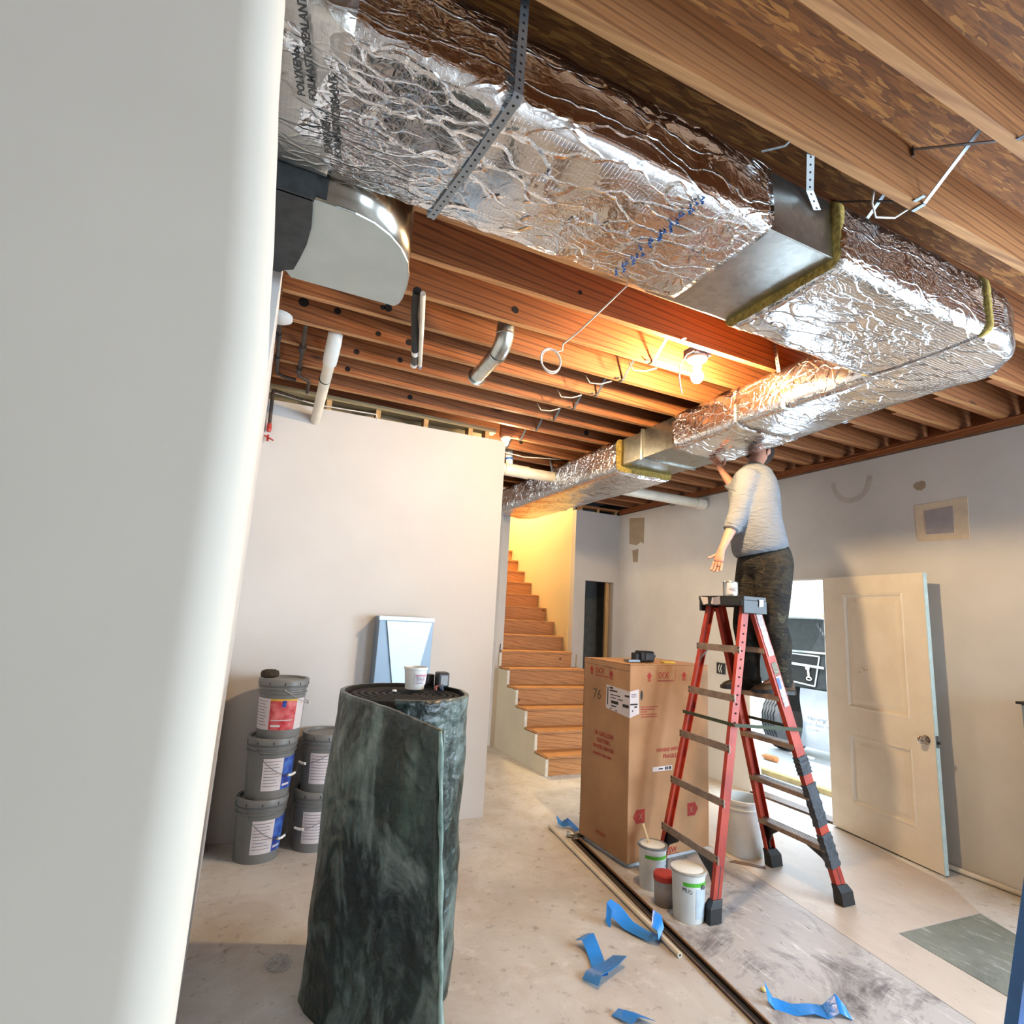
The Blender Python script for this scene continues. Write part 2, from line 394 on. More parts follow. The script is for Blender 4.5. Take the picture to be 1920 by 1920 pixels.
# stairwell walls
m = MB().box(3.96, 4.0, 6.66, 9.6, 0, 5.2); struct(m.build('wall_stair_right', DWY))
m = MB().box(2.87, 2.97, 6.56, 9.6, 0, 5.2); struct(m.build('wall_stair_left', DW))
m = MB().box(2.97, 3.96, 9.4, 9.44, 0, 5.2).box(2.9, 4.0, 6.5, 9.6, 5.2, 5.24).box(2.87, 4.0, 6.5, 6.56, ZO, 5.2); struct(m.build('wall_stair_back', DWY))
m = MB().box(-4, 2.87, 9.0, 9.1, 0, ZO); struct(m.build('wall_rear_hall', DWG))
# back wall (paint buckets in front), board stops short of the ceiling
m = MB(); m.prism([(-.04, 0.0), (1.89, 0.0), (1.89, 3.055), (-.04, 3.028)], 1, 4.37, 4.383)
m.box(1.877, 1.89, 4.383, 4.50, 0, 3.05)
struct(m.build('wall_back', DW))
m = MB()
for x in (.375, .755, 1.15, 1.545, 1.70): m.box(x, x+.038, 4.386, 4.475, 0, ZJ-.001)
struct(m.build('trim_6', STUD))
m = MB().box(-.04, 1.80, 4.384, 4.475, ZJ+.0, ZJ+.036); struct(m.build('trim_7', GREYW))
m = MB().box(-.04, 1.78, 4.60, 4.64, 2.2, ZJ+.06); struct(m.build('trim_8', GREYW))
# wall corner beside the camera: rounded corner, then the wall running away behind it
def near_prof(z):
    t = max(0, z-1.86)
    return -.012 - .085*t - (.004*n3((0, 0, z*9)) if z > 1.8 else 0)
rings = []
for i in range(41):
    z = ZJ*i/40; x1 = near_prof(z); R = .055; ring = [(-4, .72, z)]
    for k in range(9):
        a = -PI/2 + PI/2*k/8; ring.append((x1-R+R*math.cos(a), .72+R+R*math.sin(a), z))
    ring += [(x1, .86, z), (-4, .86, z)]
    rings.append(ring)
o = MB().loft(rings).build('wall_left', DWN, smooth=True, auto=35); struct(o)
m = MB()
m.box(-.20, -.11, .86, 2.30, 0, 2.60).box(-.20, -.036, 2.28, 4.384, 0, 3.05)
struct(m.build('wall_left_return', DW))
m = MB().box(-4, -3.9, -3.2, .72, 0, ZO); struct(m.build('wall_west', DW))
m = MB().box(-4, 2.6, -3.3, -3.2, 0, ZO).box(4.0, 4.8, -3.3, -3.2, 0, ZO).box(2.6, 4.0, -3.3, -3.2, 0, .5).box(2.6, 4.0, -3.3, -3.2, 2.3, ZO); struct(m.build('wall_rear', DW))
m = MB().box(-4, -3.9, .86, 5.3, 0, ZO).box(-4, -3.9, 7.9, 9.1, 0, ZO).box(-4, -3.9, 5.3, 7.9, 0, .7).box(-4, -3.9, 5.3, 7.9, 2.7, ZO); struct(m.build('wall_room_beyond', DW))  # wall opening is added, to let the hall fill light through
m = MB()
for y in (5.3, 6.57, 7.85): m.box(-3.98, -3.93, y, y+.05, .7, 2.7)
struct(m.build('added_window', WHITEP))  # unseen frame bars, added around the opening for the hall fill
# window frames behind the camera
m = MB()
for x in (2.6, 3.27, 3.95): m.box(x, x+.05, -3.28, -3.23, .5, 2.3)
m.box(2.6, 4.0, -3.28, -3.23, .5, .55).box(2.6, 4.0, -3.28, -3.23, 2.25, 2.3); struct(m.build('window_1', WHITEP))
m = MB()
for y in (-1.4, -.075, 1.25): m.box(WX+.04, WX+.09, y, y+.05, .75, 2.6)
m.box(WX+.04, WX+.09, -1.4, 1.3, .75, .80).box(WX+.04, WX+.09, -1.4, 1.3, 2.55, 2.6); struct(m.build('window_2', WHITEP))

# ---- stairs
NS = 16
st = empty('staircase', (3.45, 5.25, 0), 'unfinished plywood staircase rising behind the cardboard box', 'staircase')
for i in range(NS):
    y0 = 5.27+.256*i; z0 = .188*i; x0, x1 = (2.95, 4.02) if i < 5 else ((2.95, 3.955) if i == 5 else (2.975, 3.955))
    if i < 5: x1 = 4.02
    MB().box(x0, x1, y0, y0+.02, z0, z0+.163).build('riser', STAIR, st)
    MB().box(x0-(.012 if i < 6 else 0), x1, y0-.022, y0+.258, z0+.163, z0+.188).build('tread', STAIR, st, bevel=.003)
poly = [(5.27, 0)]
for i in range(6):
    y0 = 5.27+.256*i; poly += [(y0, .188*i+.16), (y0+.256, .188*i+.16)]
poly = [(5.262, 0), (5.262, .160)]
for i in range(1, 6): poly += [(5.262+.256*i, .188*i-.028), (5.262+.256*i, .188*i+.160)]
poly += [(6.56, .188*6-.028), (6.56, 0)]
m = MB().prism(poly, 0, 2.925, 2.938); struct(m.build('wall_stair_side', DWS))
m = MB().prism(poly, 0, 4.03, 4.045); struct(m.build('wall_stair_side_right', DWS))
m = MB().box(2.925, 2.938, 6.56, 9.0, 0, 1.2); struct(m.build('wall_stair_side_long', DWS))
m = MB()
for i in range(6):
    y0 = 5.258+.256*i; m.box(2.922, 2.950, y0-.004, y0+.006, .188*i, .188*i+.162)
struct(m.build('trim_9', plain('corner_bead', (222, 216, 200), .5)))

# ---- joists
yk = [.785-.3055*3+.3055*i for i in range(0, 23)]
ords = ['first', 'second', 'third', 'fourth', 'fifth', 'sixth', 'seventh', 'eighth', 'ninth', 'tenth', 'eleventh', 'twelfth', 'thirteenth', 'fourteenth', 'fifteenth', 'sixteenth', 'seventeenth', 'eighteenth', 'nineteenth', 'twentieth']
jl = {0: 'joist out of sight above the camera', 1: 'wooden ceiling joist just above and behind the camera', 2: 'wooden ceiling joist at the very top right corner of the view',
      3: 'pale-edged joist at the top right, nearest of the joists in view', 4: 'broad grained joist running just in front of the big foil duct',
      5: 'joist directly above the front edge of the foil duct', 6: 'joist over the middle of the foil duct', 7: 'joist over the back edge of the foil duct',
      8: 'joist just behind the foil duct, in front of the light bulb'}
for i, y in enumerate(yk):
    if i >= 2:
        x0 = -4 if y < .7 else -.03 if y < 4.3 else 1.86 if y < 4.6 else -.6
        if y < 6.45:
            o = MB().box(x0, WX+.168, y-.038, y, ZJ, ZO-.001).build('floor_joist', [JO2 if i in (2, 3, 4) else JO, EDGEW])
            for pf in o.data.polygons:
                if pf.normal.z < -.5: pf.material_index = 1
            recentre(o)
            lab = jl.get(i) or ('joist the light bulb is fixed against' if i == 9 else '%s bare joist beyond the light bulb' % ords[i-10])
            tag(o, lab, 'joist', 'bare wooden floor joists overhead')
            if i >= 6:
                s = MB().box(3.95+.05*math.sin(i*5), WX+.166, y+.001, y+.039, ZJ, ZO-.001).build('joist_splice', JO)
                recentre(s); tag(s, 'short splice piece at the right wall on the ' + (('joist numbered %d from the duct' % (i-7)) if 0 else ['middle-duct joist', 'duct back edge joist', 'joist in front of the bulb', 'bulb joist'][i-6] if i < 10 else ords[i-10]+' joist beyond the bulb'), 'joist', 'short splices at the right wall')

# drilled holes and knots seen on the joist faces
HOLE = plain('drilled_hole', (24, 14, 9), .95); HRIM = plain('hole_rim', (128, 96, 70), .8)
faces = {9: [(1.125, 3.19, .02)], 8: [(1.346, 3.20, .012)], 10: [(.502, 3.17, .022), (.473, 3.165, .014)], 11: [(.27, 3.235, .02), (.514, 3.16, .016), (.70, 3.155, .02), (.085, 3.235, .028)], 12: [(.44, 3.155, .018), (.72, 3.17, .018)], 13: [(.432, 3.155, .018)], 14: [(.95, 3.17, .02), (2.55, 3.19, .025)], 16: [(2.2, 3.2, .02)]}
jo = [o for o in bpy.data.objects if o.name.startswith('floor_joist')]
for i, hs in faces.items():
    o = min(jo, key=lambda q: abs(q.location.y-(yk[i]-.019)))
    for x, z, r in hs:
        yy = yk[i]-.038
        h = MB().lathe([(0, -.0015), (r, -.0015), (r, .004), (0, .004)], (x, yy, z), 16, 'Y').build('drilled_hole', HOLE, o)

# ================================================================== DUCTS
def rrect(w, h, r, n=5):
    # closed rounded-rect points in (u,v), centred
    pts = []
    for cx, cy, a0 in ((w/2-r, h/2-r, 0), (-w/2+r, h/2-r, PI/2), (-w/2+r, -h/2+r, PI), (w/2-r, -h/2+r, 1.5*PI)):
        for k in range(n+1):
            a = a0+PI/2*k/n; pts.append((cx+r*math.cos(a), cy+r*math.sin(a)))
    return pts
def resample(pts, step):
    out = []
    n = len(pts)
    for i in range(n):
        a, b = Vector(pts[i]), Vector(pts[(i+1) % n]); k = max(1, int((b-a).length/step))
        for j in range(k): out.append(tuple(a+(b-a)*j/k))
    return out
def duct(path, w, h, r, step=.03, amp=.006, sag=.0, seed=0, quilt=0):
    # path: list of (pos, side) ; section spans side*u + Z*v
    sec = resample(rrect(w, h, r), step); rings = []
    for i, it in enumerate(path):
        p, sd = Vector(it[0]), Vector(it[1]).normalized(); ring = []; ws = it[2]/w if len(it) > 2 else 1
        for u, v in sec:
            u *= ws
            q = p+sd*u+Vector((0, 0, v))
            f = Vector((seed, 0, 0))
            k = noise.noise(q*6+f)*amp + abs(noise.noise(q*17+f))*amp*.8
            b = 0
            if v < -h/2+r: b = -sag*(1-(2*u/w)**2)
            nrm = (sd*u/(w/2)+Vector((0, 0, v/(h/2)))).normalized()
            if quilt: k += quilt*abs(math.sin(i*step*PI/.3))
            q = q+nrm*k+Vector((0, 0, b)); ring.append(q)
        rings.append(ring)
    return rings
def straight(a, b, sd, step=.03):
    a, b = Vector(a), Vector(b); n = max(2, int((b-a).length/step)); return [(a+(b-a)*i/n, sd) for i in range(n+1)]
YC, ZC = 1.43, 2.985
du = empty('foil_duct', (1.5, 1.43, 2.85), 'large rectangular air duct wrapped in crinkled silver foil insulation under the joists', 'air duct')
# bare metal core
MB().box(1.3, 1.8, 1.19, 1.69, 2.875, 3.105).build('bare_section', GALV, du, bevel=.004)['label'] = 'bare grey sheet metal section near the elbow'
sd = (0, 1, 0)
MB().loft(duct(straight((-.75, 1.395, 2.977), (1.40, 1.41, 2.977), sd), .51, .255, .04, amp=.010, sag=.008, seed=3)).build('foil_wrap', FOIL, du, smooth=True)
MB().loft(duct(straight((-.78, 1.395, 2.977), (.06, 1.395, 2.977), sd), .53, .27, .035, amp=.006, seed=9)).build('sealing_tape', FOILT, du, smooth=True)['label'] = 'dull grey tape wrap with printed lettering'
MB().loft(duct(straight((1.755, 1.435, 2.98), (2.68, 1.435, 2.975), sd), .545, .27, .05, amp=.007, sag=.012, seed=5)).build('foil_wrap', FOIL, du, smooth=True)
# insulation edge seen at the cut
MB().loft(duct(straight((1.745, 1.435, 2.98), (1.775, 1.435, 2.98), sd, .01), .535, .26, .045, amp=.012, seed=7)).build('glass_wool_edge', WOOL, du, smooth=True)
MB().loft(duct(straight((2.672, 1.435, 2.975), (2.70, 1.435, 2.975), sd, .01), .555, .275, .045, amp=.014, seed=8)).build('glass_wool_edge', WOOL, du, smooth=True)
# elbow: rounded outside corner
path = []
cx, cy = 2.705, 1.705   # inner corner
def r_out(a):
    P = [(0, .53), (.35, .555), (.65, .575), (.95, .575), (1.25, .49), (1.571, .455)]
    for (a0, r0), (a1, r1) in zip(P, P[1:]):
        if a <= a1: f = (a-a0)/(a1-a0); return r0+(r1-r0)*f*f*(3-2*f)
    return P[-1][1]
for k in range(0, 25):
    a = PI/2*k/24; r = r_out(a); d = Vector((math.sin(a), -math.cos(a), 0))
    path.append((Vector((cx, cy, 2.972))+d*(r/2+.003), d, r+.01))
for k in range(1, 12):
    f = k/11; wd = .455+.11*min(1, f*1.0); path.append(((2.70+wd/2, cy+.85*f, 2.972), (1, 0, 0), wd+.01))
MB().loft(duct([((2.68, 1.437, 2.972), (0, -1, 0), .545)]+path, .56, .265, .055, amp=.007, sag=.012, seed=11)).build('foil_elbow', FOIL2, du, smooth=True)
# second leg
sx_ = (1, 0, 0)
MB().loft(duct(straight((2.985, 2.54, 2.972), (3.0, 3.16, 2.972), sx_), .575, .268, .045, amp=.009, sag=.016, seed=13)).build('foil_wrap', FOIL, du, smooth=True)
MB().box(2.745, 3.285, 3.1, 3.57, 2.862, 3.1).box(2.752, 3.278, 3.57, 4.1, 2.865, 3.095).build('bare_section', GALVB, du, bevel=.003)['label'] = 'bare sheet metal section above the person'
MB().box(2.735, 3.295, 3.55, 3.575, 2.852, 3.108).build('drive_cleat', GALV, du)
MB().loft(duct(straight((3.0, 3.87, 2.952), (3.0, 6.50, 2.955), sx_), .60, .285, .05, amp=.012, sag=.016, seed=17)).build('foil_wrap', FOIL, du, smooth=True)
MB().loft(duct(straight((3.0, 3.855, 2.955), (3.0, 3.885, 2.955), sx_, .01), .585, .272, .045, amp=.012, seed=18)).build('glass_wool_edge', WOOL, du, smooth=True)

# ================================================================== CEILING ITEMS
# bulb
bl = empty('light_bulb_fixture', (2.22, 2.38, 3.10), 'lit bare bulb in a white porcelain lampholder between the joists', 'light fixture')
MB().lathe([(.0, .022), (.058, .022), (.060, .010), (.052, -.004), (.034, -.014), (.024, -.02), (.024, -.045), (.0, -.045)], (2.22, 2.38, 3.09), 28, cap=False).build('lampholder', WHITEP, bl, smooth=True, auto=40)
MB().box(2.165, 2.275, 2.325, 2.435, 3.112, 3.16).build('junction_box', plain('blue_box', (60, 70, 100), .5), bl)
t = NT('bulb_glow'); t.b.inputs['Emission Color'].default_value = (1.0, .70, .38, 1); t.b.inputs['Emission Strength'].default_value = 3300; t.b.inputs['Base Color'].default_value = (1, .9, .7, 1)
MB().lathe([(.0, .05), (.013, .046), (.015, .035), (.026, .022), (.035, .004), (.036, -.008), (.030, -.026), (.017, -.040), (.0, -.044)], (2.22, 2.38, 2.995), 24, cap=False).build('bulb', t.m, bl, smooth=True)
# hall bulb seen past the end of the back wall
bl2 = empty('light_bulb_fixture', (1.86, 4.75, 3.08), 'small far lit bulb in the hall, past the end of the white wall', 'light fixture')
MB().lathe([(0, 0), (.045, 0), (.04, -.02), (.0, -.02)], (1.90, 4.30+.1, 3.105), 20, cap=False).build('lampholder', WHITEP, bl2, smooth=True)
t = NT('bulb_glow_small'); t.b.inputs['Emission Color'].default_value = (1.0, .78, .5, 1); t.b.inputs['Emission Strength'].default_value = 1100
MB().lathe([(0, .02), (.02, .012), (.026, -.006), (.02, -.024), (0, -.032)], (1.90, 4.40, 3.06), 16, cap=False).build('bulb', t.m, bl2, smooth=True)

# bridging straps between joists at x = 2.01
def strap_mb(y0, y1, x=2.01):
    # from bottom of joist at y0 (far edge) up to top of joist at y1 (near face) and its crossing partner
    a = MB()
    a.bar((x, y0-.04, ZJ-.004), (x, y1-.040, ZO-.03), .016, .003)
    a.bar((x, y0-.07, ZJ-.004), (x, y0-.035, ZJ-.003), .016, .003)
    a.bar((x, y1-.040, ZO-.06), (x, y1-.040, ZO-.02), .016, .003)
    return a
def strap_b(y0, y1, x=2.055):
    a = MB()
    a.bar((x, y1-.038, ZJ-.004), (x, y0+.002, ZO-.03), .016, .003)
    a.bar((x, y1-.045, ZJ-.003), (x, y1-.002, ZJ-.003), .016, .003)
    return a
names_gap = {}
for i in range(3, 19):
    y0, y1 = yk[i], yk[i+1]
    if 5 <= i <= 7: continue
    g = 'in the gap before the ' if i >= 9 else ''
    where = {3: 'between the two nearest joists', 4: 'between big grained joist and duct', 8: 'just in front of the light bulb'}.get(i)
    if where is None: where = '%s gap beyond the bulb' % ords[i-9] if i > 9 else 'right beside the light bulb'
    o = strap_mb(y0, y1).build('bridging_strap', STEEL); recentre(o); tag(o, 'grey metal bridging strap rising away, ' + where, 'metal strap', 'metal bridging straps between joists')
    o = strap_b(y0, y1).build('bridging_strap', STEEL); recentre(o); tag(o, 'grey metal bridging strap rising back, ' + where, 'metal strap', 'metal bridging straps between joists')

# perforated hanger straps
def strap(pts, w, side, label, parent=None):
    P = [Vector(p) for p in pts]; m = MB().ribbon(P, w, side, .0025); o = m.build('hanger_strap', PERF); 
    recentre(o); tag(o, label, 'hanger strap', 'perforated metal hanger straps')
    return o
strap([(.47, 1.135, 3.33), (.463, 1.124, 2.86), (.458, 1.128, 2.835), (.43, 1.38, 2.832), (.395, 1.655, 2.84), (.395, 1.69, 3.10)], .026, (1, .1, 0), 'grey perforated strap slung under the big foil duct')
strap([(1.50, 1.082, 3.150), (1.515, 1.095, 3.118), (1.60, 1.165, 3.075), (1.655, 1.180, 3.03)], .026, (.9, -.42, .1), 'bright perforated strap from big joist to bare metal duct section')
strap([(1.42, 1.085, 3.135), (1.40, 1.10, 3.11), (1.34, 1.14, 3.095)], .022, (.7, .5, .5), 'short bright strap stub above the front edge of the foil duct')
strap([(2.705, 2.25, 3.30), (2.70, 2.21, 3.02), (2.70, 2.19, 2.84), (2.78, 2.18, 2.835), (3.2, 2.15, 2.835)], .026, (.1, 1, 0), 'perforated strap holding the foil duct beside the light bulb')
strap([(2.66, 5.02, 3.28), (2.70, 5.0, 3.08), (2.705, 4.98, 2.84), (3.28, 4.95, 2.835)], .03, (0, 1, 0), 'dark strap holding the far end of the foil duct near the stairs')

# blue marker line across the duct foil, tape and printed lettering
BLUE = plain('blue_marker', (38, 98, 168), .5)
m = MB(); random.seed(4)
for k in range(34):
    y = 1.15+.46*k/34; x = 1.10+.012*math.sin(k*1.7)+.006*random.random()
    if random.random() < .85: m.bar((x-.010*random.random()-.004, y, 2.8375), (x+.008, y+.010*random.random(), 2.8375), .004, .001).bar((x, y, 2.8375), (x+.003, y+.012, 2.8375), .005, .001)
m.build('marker_line', BLUE, du)['label'] = 'blue marker writing'
INK = plain('print_ink', (60, 60, 58), .7)
for k, (a, b) in enumerate((((.085, 1.20), 'POLYKEN'), ((.105, 1.20), "FOILMASTIC SEALANT"), ((.085, 1.42), 'POLYKEN'), ((.105, 1.42), 'FOILMASTIC SEALANT'))):
    text(b, .026, INK, du, (-.025+.028*(k % 2)+(.085 if k > 1 else 0), 1.36+(.16 if k > 1 else 0), 2.8275), (-.2, -1, 0), (-1, .2, 0), bold=.0008)

# curved sheet metal boot below the duct at the left
el = empty('duct_elbow', (.2, 1.9, 2.78), 'pale sheet metal duct elbow with black mastic joint, hanging at left under the foil duct', 'duct elbow')
poly = [(-.30, 1.675), (.10, 1.672), (.16, 1.675), (.22, 1.69), (.28, 1.725), (.33, 1.775), (.37, 1.84), (.395, 1.92), (.407, 2.0), (.412, 2.09), (.408, 2.13), (.395, 2.155), (.0, 2.155), (-.02, 2.12), (-.30, 2.12)]
MB().prism(poly, 2, 2.778, 2.782).build('bottom_sheet', plain('galv_pale', (176, 180, 172), .42, .25, .05, 6), el)
w_ = MB(); w_.loft([[(x, y, z) for z in (2.78, 3.05)] for x, y in poly[:12]], caps=False, closed=False)
o = w_.build('side_sheet', sheetmetal('galv_mirror', (150, 146, 138), .2), el, smooth=True); sm = o.modifiers.new('t', 'SOLIDIFY'); sm.thickness = .002
MB().tube([(x, y, 2.782) for x, y in poly[1:12]], .004, 6).build('seam', GALV, el)
mp = [(-.30, 1.662), (.03, 1.662), (.034, 1.70), (.04, 1.80), (.035, 1.90), (.02, 2.0), (.005, 2.08), (-.025, 2.10), (-.04, 2.125), (-.30, 2.125)]
m = MB().prism(mp, 2, 2.768, 2.779)
m.box(-.30, .035, 1.655, 1.668, 2.768, 3.0).box(.035, .07, 1.667, 1.674, 2.79, 3.0)
m.build('mastic_joint', MASTIC, el)['label'] = 'black brushed mastic'
# insulated tube and thin white pipe
e = MB().tube([(.555, 2.46, 3.06), (.60, 2.66, 3.07), (.72, 3.10, 3.07)], .021, 14).build('insulated_pipe', plain('foam_black', (30, 30, 30), .8)); recentre(e)
tag(e, 'black foam covered pipe hanging below the elbow tip', 'pipe')
MB().tube([(.72, 3.10, 3.07), (.735, 3.15, 3.07)], .022, 14).build('tape_band', WHITEP, e)
MB().tube([(.735, 3.15, 3.07), (.765, 3.28, 3.075)], .021, 14).build('pipe_end', BLACK, e)
MB().tube([(.765, 3.28, 3.075), (.772, 3.32, 3.075)], .022, 14).build('tape_band', WHITEP, e)
e = MB().tube([(.575, 2.42, 3.03), (.64, 2.66, 3.04), (.815, 3.33, 3.075)], .013, 12).build('condensate_pipe', PVC); recentre(e)
tag(e, 'thin white plastic pipe beside the black foam pipe', 'pipe')
MB().tube([(.808, 3.30, 3.074), (.812, 3.318, 3.0745)], .0145, 12).build('blue_ring', BLUE, e)
# round metal vent elbow
e = empty('vent_pipe', (1.12, 2.9, 3.05), 'shiny galvanised round vent pipe with an elbow between joists', 'vent pipe')
MB().tube([(1.118, 2.68, 3.22), (1.124, 2.70, 3.14)], .047, 20).build('upper_collar', GALV, e, smooth=True, auto=50)
MB().tube([(1.124, 2.70, 3.145), (1.125, 2.705, 3.09), (1.128, 2.74, 3.05), (1.131, 2.80, 3.03)], [.050, .050, .052, .050], 20).build('elbow', GALV, e, smooth=True, auto=50)
MB().tube([(1.131, 2.80, 3.03), (1.132, 2.82, 3.028)], .053, 20).build('crimp_ring', GALV, e, smooth=True, auto=50)
MB().tube([(1.124, 2.70, 3.11), (1.124, 2.701, 3.10)], .053, 20).build('crimp_ring', GALV, e, smooth=True, auto=50)
MB().tube([(1.131, 2.81, 3.03), (1.135, 3.14, 3.02)], .046, 20).build('lower_pipe', GALV, e, smooth=True, auto=50)
MB().lathe([(.046, 0), (.058, 0), (.058, .01), (.046, .01)], (1.135, 3.14, 3.02), 24, 'Y').build('end_flange', GALV, e)
# white pvc waste
e = empty('waste_pipe', (.29, 3.6, 3.0), 'white plastic waste pipe slanting down into the top of the white wall', 'pipe')
MB().tube([(.29, 3.30, 3.26), (.288, 3.345, 3.16)], .036, 20).build('upper_pipe', WHITEP, e, smooth=True, auto=50)
MB().tube([(.288, 3.340, 3.17), (.287, 3.37, 3.12), (.285, 3.44, 3.06), (.287, 3.50, 3.045)], [.042, .044, .044, .042], 20).build('bend', WHITEP, e, smooth=True, auto=50)
MB().tube([(.286, 3.48, 3.048), (.305, 4.365, 2.93)], .035, 20).build('lower_pipe', PVC, e, smooth=True, auto=50)
MB().tube([(.288, 3.72, 3.015), (.288, 3.725, 3.014)], .0375, 20).build('clamp_ring', BLACK, e)
# old dark pipes by the wall and red valve
e = empty('water_pipe', (0, 3.5, 3.08), 'old dark metal pipe running along the joists close to the near wall', 'pipe')
MB().tube([(-.028, 3.20, 3.13), (-.015, 3.6, 3.09), (-.004, 3.98, 3.09), (.04, 4.02, 3.09), (.12, 4.04, 3.09)], .012, 10).build('pipe', RUST, e)
for p in ((-.022, 3.42, 3.105), (-.013, 3.72, 3.09)): MB().tube([(p[0], p[1]-.03, p[2]), (p[0], p[1]+.03, p[2]-.003)], .019, 10).build('fitting', RUST, e)
e = empty('water_pipe', (.13, 3.6, 3.08), 'second old dark metal pipe, left of the white waste pipe', 'pipe')
MB().tube([(.112, 3.24, 3.14), (.122, 3.53, 3.1), (.13, 3.86, 3.09), (.135, 3.95, 3.09), (.205, 4.0, 3.09), (.21, 4.03, 3.09), (.215, 4.24, 3.09)], .012, 10).build('pipe', RUST, e)
for p in ((.12, 3.52, 3.102), (.129, 3.84, 3.091)): MB().tube([(p[0], p[1]-.035, p[2]), (p[0], p[1]+.03, p[2]-.003)], .02, 10).build('fitting', RUST, e)
e = empty('shutoff_valve_pipe', (.005, 4.33, 2.7), 'rusty pipe dropping down the wall to a red handled shutoff valve', 'valve')
MB().tube([(-.012, 4.33, 3.09), (-.005, 4.33, 2.80)], .013, 10).build('pipe', RUST, e)
MB().tube([(-.012, 4.33, 3.09), (.2, 4.33, 3.06)], .010, 8).build('branch', RUST, e)
MB().tube([(-.005, 4.33, 2.83), (-.004, 4.33, 2.79), (-.004, 4.33, 2.77)], [.016, .018, .014], 10).build('valve_body', RED, e)
MB().bar((-.03, 4.32, 2.735), (.035, 4.31, 2.705), .016, .008).box(-.012, .004, 4.32, 4.335, 2.70, 2.745).build('handle', RED, e)
# smoke detector like white disc by the wall
e = MB().lathe([(0, 0), (.07, 0), (.07, -.02), (.055, -.03), (0, -.03)], (-.03, 3.19, ZJ), 24, cap=False).build('ceiling_disc', WHITEP, smooth=True, auto=40); recentre(e)
tag(e, 'round white plastic disc under a joist, beside the near wall', 'detector')
# cable coil
def ring_pts(c, r, rz, n=28, tilt=0, ph=0, turns=1):
    return [(c[0]+r*math.cos(2*PI*k/n+ph), c[1]+tilt*math.sin(k)*.002+.004*k/n, c[2]+rz*math.sin(2*PI*k/n+ph)) for k in range(int(n*turns)+1)]
WIRE = plain('white_cable', (216, 206, 196), .5, var=.04)
pts = [(1.435, 1.99, 3.115), (1.40, 2.35, 3.04), (1.385, 2.50, 3.025), (1.385, 2.505, 2.99)] + [(1.325+.062*math.cos(a), 2.52, 2.925+.065*math.sin(a)) for a in [1.0+2*PI*k/24 for k in range(26)]] + [(1.335+.058*math.cos(a), 2.535, 2.925+.068*math.sin(a)) for a in [1.2+2*PI*k/24 for k in range(25)]]
e = MB().tube(pts, .0042, 8).build('cable_coil', WIRE, smooth=True); recentre(e); tag(e, 'white cable ending in a small tied coil, hanging left of the bulb', 'cable')
pts = [(3.35, .93, 3.11), (3.15, 1.03, 3.09), (2.95, 1.14, 3.06)]
e = empty('cable_coil', (3.0, 1.1, 3.05), 'white cable loops hanging at the right edge beyond the duct elbow', 'cable')
MB().tube(pts, .005, 8).build('lead', WIRE, e)
for q, (r, rz) in enumerate(((.075, .10), (.068, .094), (.06, .087))):
    MB().tube([(2.975+r*math.cos(a), 1.125-.006*q, 2.99+rz*math.sin(a)) for a in [2*PI*k/26 for k in range(26)]], .0045, 8, closed=True).build('loop', WIRE, e, smooth=True)
def wire(pts, label, r=.0038):
    e = MB().tube(pts, r, 8).build('cable', WIRE, smooth=True); recentre(e); tag(e, label, 'cable', 'loose white cables'); return e
wire([(2.155, 2.335, 3.118), (2.115, 2.35, 3.09), (2.085, 2.37, 3.03), (2.09, 2.385, 2.96), (2.115, 2.40, 2.90), (2.13, 2.405, 2.875)], 'white cable end hanging beside the light bulb')
wire([(1.86, 1.09, 3.2), (1.87, 1.12, 3.10), (1.92, 1.14, 3.075), (2.0, 1.12, 3.09), (2.06, 1.09, 3.14)], 'white cable looping under the big grained joist at top right')
for k, (x, y) in enumerate(((2.02, 2.62), (1.90, 2.93), (1.86, 3.24), (1.86, 3.55))):
    wire([(x+.10, y+.0, ZJ-.006), (x+.05, y+.05, ZJ-.02), (x-.01, y+.09, ZJ-.012), (x-.04, y+.10, ZJ+.04)], ['white cable bend on the second joist behind the duct', 'white cable bend one joist beyond the first bend', 'white cable bend two joists beyond the bulb joist', 'farthest small white cable bend before the hall'][k], .004)
wire([(-.03, 4.36, 3.085), (.3, 4.355, 3.05), (.75, 4.355, 3.065), (.77, 4.37, 3.03)], 'white cable running along the open top of the white wall', .005)
wire([(1.95, 4.9, 3.14), (2.3, 4.85, 3.10), (2.7, 4.8, 3.13)], 'white cable sagging above the far duct near the hall', .005)
# drain pipes
e = empty('drain_pipe', (3.2, 4.95, 2.95), 'long white plastic drain pipe crossing behind the far duct to the right wall', 'pipe')
MB().tube([(1.90, 5.0, 2.99), (4.60, 4.90, 2.95)], .055, 20).build('pipe', PVC, e, smooth=True, auto=50)
MB().tube([(4.54, 4.902, 2.95), (4.665, 4.895, 2.948)], .064, 20).build('wall_coupling', PVC, e, smooth=True, auto=50)
MB().tube([(2.16, 4.99, 2.985), (2.42, 4.98, 2.982)], .063, 20).build('coupling', PVC, e, smooth=True, auto=50)
MB().tube([(2.215, 4.985, 3.02), (2.205, 4.985, 3.10), (2.20, 4.985, 3.2)], .035, 16).build('branch', WHITEP, e, smooth=True)
MB().tube([(2.208, 4.985, 3.085), (2.207, 4.985, 3.105)], .038, 16).build('blue_band', BLUE, e)
for x in (2.07, 4.28): MB().tube([(x, 4.99+.058*math.cos(a), 2.985-.014*(x-2)+.058*math.sin(a)) for a in [2*PI*k/16 for k in range(16)]], .004, 6, closed=True).build('hanger_ring', BLACK, e)
